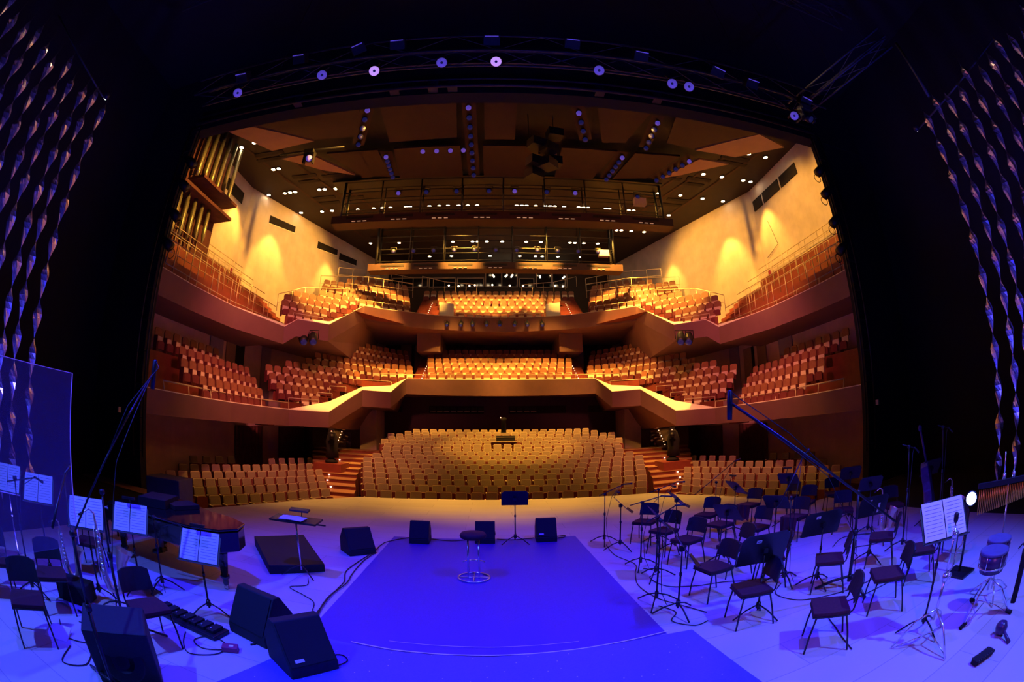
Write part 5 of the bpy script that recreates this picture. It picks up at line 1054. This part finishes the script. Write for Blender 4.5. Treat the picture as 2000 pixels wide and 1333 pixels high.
b = MB(); b.box((-6.78, 5.75, 0.775), (0.15, 1.24, 0.02), 'paper'); [b.box((-6.75, 5.15 + 0.0345 * i, 0.79), (0.09, 0.014, 0.012), 'pianoblack') for i in range(36) if i % 7 not in (2, 6)]; b.build('keys', kb)
for (x, y) in ((-4.28, 5.3), (-6.4, 5.15), (-6.4, 6.3)):
    b = MB(); b.lathe([(0.035, 0.0), (0.035, 0.06), (0.05, 0.10), (0.045, 0.16), (0.075, 0.18), (0.075, 0.22), (0.055, 0.24), (0.085, 0.55), (0.10, 0.60)], (x, y, 0.0), 'pianoblack', 8); l = b.build('leg', pn)
    b = MB(); b.lathe([(0.04, -0.03), (0.04, 0.03)], (x, y, 0.04), 'brass', 10, (1, 0.3, 0)); b.build('castor', l)
b = MB(); b.box((-6.0, 5.75, 0.35), (0.08, 0.06, 0.5), 'pianoblack'); b.box((-6.05, 5.75, 0.12), (0.12, 0.3, 0.06), 'pianoblack'); [b.tube([(-6.05, 5.65 + 0.1 * i, 0.1), (-6.2, 5.65 + 0.1 * i, 0.07)], 0.012, 'brass', 6) for i in range(3)]; b.build('pedal_lyre', pn)
mb = MB(); mb.box((-5.9, 5.7, 1.02), (0.55, 0.6, 0.14), 'black', (0, 0, 0.3)); mb.box((-5.5, 5.9, 0.985), (0.4, 0.5, 0.07), 'black', (0, 0, -0.4)); tag(mb.build('coat_pile'), 'dark coats heaped on the piano lid', 'coat')
mb = MB(); mb.box((-7.3, 7.6, 0.55), (0.9, 0.7, 1.1), 'truss', (0, 0, 0.2)); tag(mb.build('flight_case', bevel=0.02), 'grey-violet equipment case behind the piano', 'case')
o = empty('piano_stool', (-7.35, 5.7, 0), 0, 'black piano stool at the keyboard', 'stool'); b = MB(); b.box((0, 0, 0.48), (0.36, 0.6, 0.09), 'chairblack'); b.build('seat', o, bevel=0.02)
for dx in (-0.14, 0.14):
    for dy in (-0.25, 0.25): b = MB(); b.tube([(dx, dy, 0.44), (dx, dy, 0)], 0.022, 'pianoblack', 6); b.build('leg', o)

# ---- saxophones on their stands
def sax(x, y, rz, sc, lab):
    o = empty('saxophone', (x, y, 0), rz, lab, 'saxophone')
    def T(p): return (p[0] * sc, p[1] * sc, p[2] * sc)
    body = [(-0.13, 0, 1.02), (-0.06, 0, 1.06), (-0.01, 0, 1.02), (0.0, 0, 0.92), (0.01, 0, 0.6), (0.02, 0, 0.36), (0.05, 0, 0.26), (0.12, 0, 0.22), (0.19, 0, 0.27), (0.22, 0, 0.38), (0.24, 0, 0.55), (0.29, 0, 0.66)]
    rad = [0.008, 0.009, 0.011, 0.014, 0.027, 0.038, 0.043, 0.046, 0.05, 0.056, 0.066, 0.10]
    b = MB(); b.tube([T(p) for p in body], [r * sc for r in rad], 'brass', 14, cap=False); b.build('body_tube', o)
    b = MB(); b.tube([T((-0.19, 0, 0.99)), T((-0.13, 0, 1.02))], 0.012 * sc, 'blackmetal', 8); b.build('mouthpiece', o)
    for k in range(9):
        b = MB(); z = 0.85 - 0.055 * k; b.lathe([(0.018 * sc, 0), (0.018 * sc, 0.008), (0.0, 0.012)], T((0.008 + 0.0005 * k, -0.03 - 0.002 * k, z)), 'chrome', 10, (0, -1, 0)); b.build('key', o)
    b = MB(); b.tube([T((-0.03, -0.02, 0.9)), T((-0.035, -0.03, 0.35))], 0.005, 'brass', 6); b.tube([T((0.03, -0.03, 0.88)), T((0.05, -0.04, 0.33))], 0.004, 'chrome', 6); b.build('key_rod', o)
    st = empty('saxophone_stand', (x, y, 0), rz, 'black folding stand holding the ' + lab.split(' on a stand ')[0] + ' ' + lab.split(' on a stand ')[1], 'instrument stand'); b = MB(); tripod(b, 0.08 * sc, 0, r=0.26, z=0.12, a0=0.4); b.tube([(0.09 * sc, 0.02, 0.1), (0.06 * sc, 0.06, 0.2 * sc), (0.02 * sc, 0.07, 0.6 * sc)], 0.010, 'stand', 6); b.build('frame', st)
sax(-4.98, 3.42, 0.86, 1.2, 'large gleaming saxophone on a stand in front of the bright music pages'); sax(-5.85, 3.35, 0.9, 0.9, 'smaller saxophone on a stand farther left in the blue glow')
sax(6.0, 5.4, -0.6, 0.95, 'saxophone on a stand in the dark right rows'); sax(7.3, 4.5, -0.9, 0.9, 'saxophone on a stand at the far right gloom')
# ---- double bass resting at the right
o = empty('double_bass', (7.0, 4.9, 0), 0.5, 'dark double bass leaning in the gloom at the right rear', 'double bass')
S_ = [(-0.20, 0), (0.20, 0), (0.33, 0.15), (0.33, 0.38), (0.20, 0.56), (0.22, 0.74), (0.27, 0.88), (0.20, 1.04), (0.0, 1.12), (-0.20, 1.04), (-0.27, 0.88), (-0.22, 0.74), (-0.20, 0.56), (-0.33, 0.38), (-0.33, 0.15)]
fr = ((0, 0, 0.25), (1, 0, 0), (0.42, 0.25, 0.87), (0, -0.96, 0.28)); b = MB(); b.slab(S_, 0.18, 'drum', fr); b.build('body', o, bevel=0.02)
b = MB(); v = Vector((0.42, 0.25, 0.87)).normalized(); c0 = Vector((0, -0.12, 0.3)); b.tube([c0 + v * 1.0, c0 + v * 1.75], 0.025, 'drum', 8); b.lathe([(0.04, 0), (0.05, 0.08), (0.02, 0.12)], c0 + v * 1.75, 'drum', 8, v); b.build('neck', o)
b = MB(); b.tube([(0, -0.05, 0.28), (-0.06, -0.08, 0.0)], 0.01, 'chrome', 6); b.build('endpin', o)

# ---- percussion at the right front
o = empty('percussion_stand', (3.48, 2.24, 0), 0, 'chrome percussion stand with clamps and a small black microphone in front of lilac pages', 'stand')
b = MB(); tripod(b, 0, 0, r=0.42, z=0.40, a0=0.2, mt='chrome', th=0.012); tripod(b, 0.01, 0, r=0.40, z=0.12, a0=0.25, mt='chrome', th=0.008); b.build('tripod', o)
b = MB(); b.tube([(0, 0, 0.3), (0.04, 0.0, 0.75)], 0.016, 'chrome', 10); b.tube([(0.04, 0, 0.73), (0.09, 0.0, 1.22)], 0.011, 'chrome', 10); b.build('pole', o)
for z in (0.74, 1.16): b = MB(); b.lathe([(0.03, -0.04), (0.034, 0), (0.03, 0.04)], (0.04 + (z - 0.74) * 0.11, 0, z), 'chrome', 12); b.tube([(0.05, -0.03, z), (0.12, -0.03, z + 0.01)], 0.012, 'chrome', 8); b.lathe([(0.035, -0.012), (0.035, 0.012)], (0.10, -0.02, z + 0.0), 'chrome', 14, (0, 1, 0)); b.build('clamp', o)
b = MB(); b.tube([(0.09, 0, 1.2), (0.075, 0, 1.28)], 0.008, 'chrome', 6); b.lathe([(0.02, 0), (0.028, 0.02), (0.028, 0.08), (0.01, 0.10)], (0.075, 0, 1.28), 'blackmetal', 12); b.build('microphone', o)
b = MB(); b.tube([(0.05, 0, 0.76), (0.2, 0.02, 0.78), (0.24, 0.02, 0.95), (0.36, 0.02, 0.98), (0.38, 0.02, 1.05)], 0.008, 'chrome', 8); b.build('cowbell_arm', o)
o = empty('bongo_drums', (4.42, 2.0, 0), 0, 'pair of round dark drums on a chrome stand behind the percussion microphone', 'drums')
for dx, r in ((-0.19, 0.19), (0.2, 0.17)):
    b = MB(); b.lathe([(r * 0.86, 0.60), (r, 0.80)], (dx, dx * 0.3, 0), 'drum', 20); q = b.build('drum_shell', o)
    b = MB(); b.lathe([(0, 0.80), (r * 1.03, 0.80), (r * 1.03, 0.825), (r * 0.9, 0.832), (0, 0.832)], (dx, dx * 0.3, 0), 'skin', 20); b.build('drum_head', q)
    b = MB(); b.tube([(dx + r * 0.98 * math.cos(a), dx * 0.3 + r * 0.98 * math.sin(a), 0.66) for a in [2 * PI * k / 20 for k in range(20)]], 0.009, 'chrome', 6, closed=True)
    for k in range(6): a = PI * k / 3; b.tube([(dx + r * 1.02 * math.cos(a), dx * 0.3 + r * 1.02 * math.sin(a), 0.80), (dx + r * 1.0 * math.cos(a), dx * 0.3 + r * math.sin(a), 0.64)], 0.006, 'chrome', 5)
    b.build('tuning_ring', q)
b = MB(); tripod(b, 0, 0, r=0.40, z=0.42, a0=0.9, mt='chrome', th=0.012); tripod(b, 0, 0, r=0.36, z=0.14, a0=0.95, mt='chrome', th=0.008); b.tube([(0, 0, 0.3), (0, 0, 0.7)], 0.016, 'chrome', 8); b.build('stand_legs', o)
for a in (0.9, 0.9 + 2 * PI / 3, 0.9 + 4 * PI / 3): b = MB(); b.lathe([(0.022, -0.05), (0.028, 0.05)], (0.40 * math.cos(a), 0.40 * math.sin(a), 0.03), 'black', 8, (math.cos(a), math.sin(a), -0.3)); b.build('rubber_foot', o)
o = empty('cowbell_case', (4.62, 1.62, 0), 0.3, 'tall narrow black stick bag hanging beside the drums', 'bag'); b = MB(); b.box((0, 0, 0.42), (0.12, 0.08, 0.62), 'black', (0, -0.12, 0)); b.build('bag_body', o, bevel=0.02); b = MB(); b.tube([(0.03, 0, 0.72), (-0.1, 0.05, 0.82), (-0.2, 0.1, 0.8)], 0.008, 'black', 5); b.build('strap', o)
o = empty('bar_chimes', (4.86, 2.16, 0), -0.92, 'golden bar chimes hanging in a row from a dark beam', 'chimes')
b = MB(); b.box((0, 0, 1.39), (0.85, 0.05, 0.06), 'stand'); b.build('beam', o)
for k in range(30): x = -0.40 + 0.0276 * k; l = 0.28 - 0.004 * k; b = MB(); b.tube([(x, 0, 1.345), (x, 0, 1.345 - l)], 0.0085, 'gold', 8); b.build('chime_bar', o)
b = MB(); b.tube([(0.05, 0.04, 1.4), (0.05, 0.04, 0.1)], 0.013, 'chrome', 8); tripod(b, 0.05, 0.04, r=0.35, z=0.2, mt='chrome'); b.build('stand_pole', o)
for x, dz in ((-0.03, 0.3), (0.12, 0.22)): b = MB(); b.tube([(x, 0.03, 1.42), (x, 0.03, 1.42 + dz)], 0.010, 'chrome', 8); b.lathe([(0.025, -0.03), (0.025, 0.03)], (x, 0.03, 1.45), 'chrome', 8); b.build('top_rod', o)
o = empty('maraca', (4.08, 1.50, 0.0), 2.6, 'shiny maraca lying on the floor by the drums', 'maraca'); b = MB(); b.lathe([(0.0, -0.085), (0.06, -0.06), (0.085, 0.0), (0.06, 0.06), (0.02, 0.085)], (0, 0, 0.086), 'drum', 16, (0, 1, -0.15)); b.build('gourd', o); b = MB(); b.tube([(0, 0.07, 0.075), (0, 0.26, 0.02)], [0.018, 0.022], 'drum', 8); b.build('handle', o)
o = empty('jingle_stick', (3.56, 1.44, 0.0), 1.35, 'black bundle of small jingle bells lying on the floor', 'jingle bells'); b = MB(); b.box((0, 0, 0.035), (0.09, 0.30, 0.05), 'black'); b.build('handle', o)
for k in range(16): b = MB(); b.lathe([(0.0, -0.018), (0.016, -0.01), (0.018, 0.0), (0.016, 0.01), (0.0, 0.018)], (0.05 * (1 if k % 2 else -1), -0.13 + 0.036 * (k // 2), 0.05), 'blackmetal', 8); b.build('bell', o)
o = empty('floor_lamp_head', (5.39, 3.0, 0), 0, 'dazzling blue-white lamp on a short stand beyond the lilac pages', 'lamp')
aim = (CAM - Vector((5.39, 3.0, 1.06))).normalized(); b = MB(); b.lathe([(0.07, -0.22), (0.10, -0.05), (0.105, 0.0)], (0, 0, 1.06), 'blackmetal', 16, aim); b.build('housing', o)
b = MB(); b.lathe([(0.0, 0.001), (0.085, 0.001), (0.085, 0.012), (0, 0.02)], (0, 0, 1.06), 'blue_lamp', 16, aim); b.build('lens', o); b = MB(); b.tube([(0.05, 0.05, 1.0), (0.05, 0.05, 0.02)], 0.02, 'stand', 6); b.box((0.05, 0.05, 0.015), (0.4, 0.4, 0.03), 'stand'); b.build('stand_pole', o)

# ---- clear acrylic screen at the left
o = empty('acrylic_screen', (-5.0, 1.85, 0), 0, 'tall clear acrylic screen around the left rows', 'screen')
b = MB(); b.box((0, 0, 1.82), (0.012, 2.5, 1.86), 'acrylic'); b.build('sheet', o)
b = MB(); b.box((0, 0, 2.752), (0.014, 2.5, 0.006), 'lens'); b.box((0, 1.252, 1.82), (0.014, 0.006, 1.86), 'lens'); b.build('polished_edge', o)  # glowing lens material paints a glint along the screen edges
for y in (-1.1, 1.15): b = MB(); b.tube([(0.03, y, 0.95), (0.03, y, 0.02)], 0.014, 'stand', 6); b.tube([(-0.25, y, 0.015), (0.3, y, 0.015)], 0.014, 'stand', 6); b.build('foot', o)
# ---- small things on the left
o = empty('pedal_board', (-4.02, 3.95, 0), -0.13, 'long black pedal board with rows of effect pedals', 'pedal board'); b = MB(); b.box((0, 0, 0.03), (1.1, 0.30, 0.05), 'blackmetal'); b.build('board', o, bevel=0.01)
for k in range(7): b = MB(); b.box((-0.46 + 0.15 * k, 0.01, 0.075), (0.11, 0.20, 0.045), 'speaker' if k % 2 else 'chairblack'); b.lathe([(0.012, 0), (0.012, 0.02)], (-0.46 + 0.15 * k, -0.05, 0.10), 'chrome', 8); b.build('pedal', o)
mb = MB(); mb.box((-3.23, 3.66, 0.035), (0.18, 0.12, 0.06), 'redbox', (0, 0, 0.4)); mb.box((-3.21, 3.66, 0.067), (0.05, 0.04, 0.008), 'paper', (0, 0, 0.4)); tag(mb.build('power_adapter', bevel=0.006), 'small dark red power box beside the large floor monitors', 'adapter')
mb = MB(); mb.box((-4.9, 2.35, 0.03), (0.32, 0.24, 0.02), 'paper', (0.3, 0, 0.5)); tag(mb.build('floor_paper'), 'sheet of paper lying on the floor in the left rows', 'paper')
mb = MB(); mb.box((-5.55, 3.25, 0.13), (0.5, 0.35, 0.25), 'black', (0, 0, 0.4)); tag(mb.build('instrument_case', bevel=0.02), 'black instrument case on the floor by the smaller saxophone', 'case')

# ---- cables on the floor
def cable(pts, lab, r=0.007, wob=0.0):
    P = [Vector(p) for p in pts]; out = []
    for i in range(len(P) - 1):
        p0, p1, p2, p3 = P[max(i - 1, 0)], P[i], P[i + 1], P[min(i + 2, len(P) - 1)]
        for k in range(6):
            t = k / 6; out.append(0.5 * ((2 * p1) + (-p0 + p2) * t + (2 * p0 - 5 * p1 + 4 * p2 - p3) * t * t + (-p0 + 3 * p1 - 3 * p2 + p3) * t ** 3))
    out.append(P[-1]); tag(MB().tube([(p.x, p.y, r + 0.004 + (0.012 if abs(p.x + 0.6) < 2.2 else 0)) for p in out], r, 'cable', 6).build('floor_cable'), lab, 'cable')
cable([(-2.0, 9.75, 0), (-2.35, 9.7, 0), (-2.78, 9.1, 0), (-2.82, 8.4, 0), (-2.92, 7.6, 0), (-2.95, 7.0, 0), (-2.80, 6.4, 0), (-2.82, 5.7, 0), (-2.72, 5.0, 0), (-2.75, 4.5, 0), (-3.1, 3.9, 0)], 'long black cable running beside the left edge of the runner', 0.010)
cable([(-2.75, 8.3, 0), (-2.84, 7.8, 0), (-2.82, 7.0, 0), (-2.75, 6.4, 0), (-2.80, 5.9, 0), (-2.76, 5.2, 0), (-2.70, 4.6, 0)], 'second black cable crossing the long one beside the runner', 0.010)
cable([(-3.4, 6.4, 0), (-3.3, 6.1, 0), (-3.5, 5.9, 0), (-3.2, 5.7, 0), (-2.95, 5.5, 0), (-2.85, 5.2, 0)], 'thin looped cable trailing from the presenter stand')
cable([(-3.25, 3.65, 0), (-3.5, 3.5, 0), (-3.7, 3.6, 0), (-3.6, 3.8, 0), (-3.35, 3.75, 0), (-3.3, 3.5, 0), (-3.55, 3.3, 0), (-3.75, 3.45, 0), (-3.9, 3.7, 0)], 'tangled thin cable around the power box')
cable([(-2.4, 3.7, 0), (-2.15, 4.1, 0), (-2.0, 4.0, 0), (-2.15, 3.8, 0), (-2.4, 3.9, 0)], 'cable loop beside the front large floor monitor')
cable([(-1.85, 9.65, 0), (-1.4, 9.55, 0), (-0.95, 9.75, 0)], 'cable linking the left rear and stool floor monitors', 0.010); cable([(-0.45, 9.75, 0), (-0.1, 9.65, 0), (0.35, 9.8, 0)], 'cable linking the stool and right floor monitors', 0.010)
cable([(0.85, 9.85, 0), (1.05, 9.9, 0), (1.0, 9.75, 0), (0.85, 9.7, 0)], 'short cable loop behind the right floor monitor', 0.010)
cable([(1.75, 8.9, 0), (1.72, 8.1, 0), (1.9, 7.4, 0), (1.75, 6.9, 0), (1.62, 6.3, 0), (1.7, 5.7, 0), (1.9, 5.3, 0), (2.1, 4.9, 0)], 'black cable along the right edge of the runner')
cable([(1.95, 7.1, 0), (2.15, 6.8, 0), (1.9, 6.6, 0), (2.0, 6.1, 0), (2.4, 5.9, 0), (2.9, 5.8, 0), (3.4, 5.5, 0), (3.9, 5.5, 0)], 'black cable wandering into the second line of chairs')
cable([(1.62, 5.4, 0), (1.75, 5.1, 0), (1.6, 4.85, 0), (1.8, 4.6, 0), (2.0, 4.65, 0)], 'short cable tail at the foot of the nearest runner-side stand')
cable([(3.5, 5.2, 0), (3.2, 4.9, 0), (3.3, 4.5, 0), (3.7, 4.3, 0), (4.3, 4.2, 0), (5.0, 4.3, 0)], 'black cable looping under the sticker stands')
cable([(2.9, 2.9, 0), (3.1, 3.4, 0), (3.4, 3.9, 0), (4.2, 3.9, 0), (5.0, 3.9, 0)], 'thin cable rising behind the nearest right chair')
cable([(-5.2, 2.6, 0), (-4.8, 2.4, 0), (-4.5, 2.6, 0), (-4.7, 2.9, 0), (-5.0, 2.8, 0)], 'cable loop on the floor of the left rows')
cable([(-4.4, 2.5, 0), (-4.2, 2.2, 0), (-4.4, 2.0, 0), (-4.6, 2.3, 0)], 'small cable ring left of the black loudspeaker cabinet')
cable([(5.2, 5.2, 0), (5.5, 5.6, 0), (6.0, 5.4, 0), (6.4, 5.9, 0), (5.9, 6.3, 0), (5.3, 6.0, 0)], 'tangle of cable under the dark right rows')
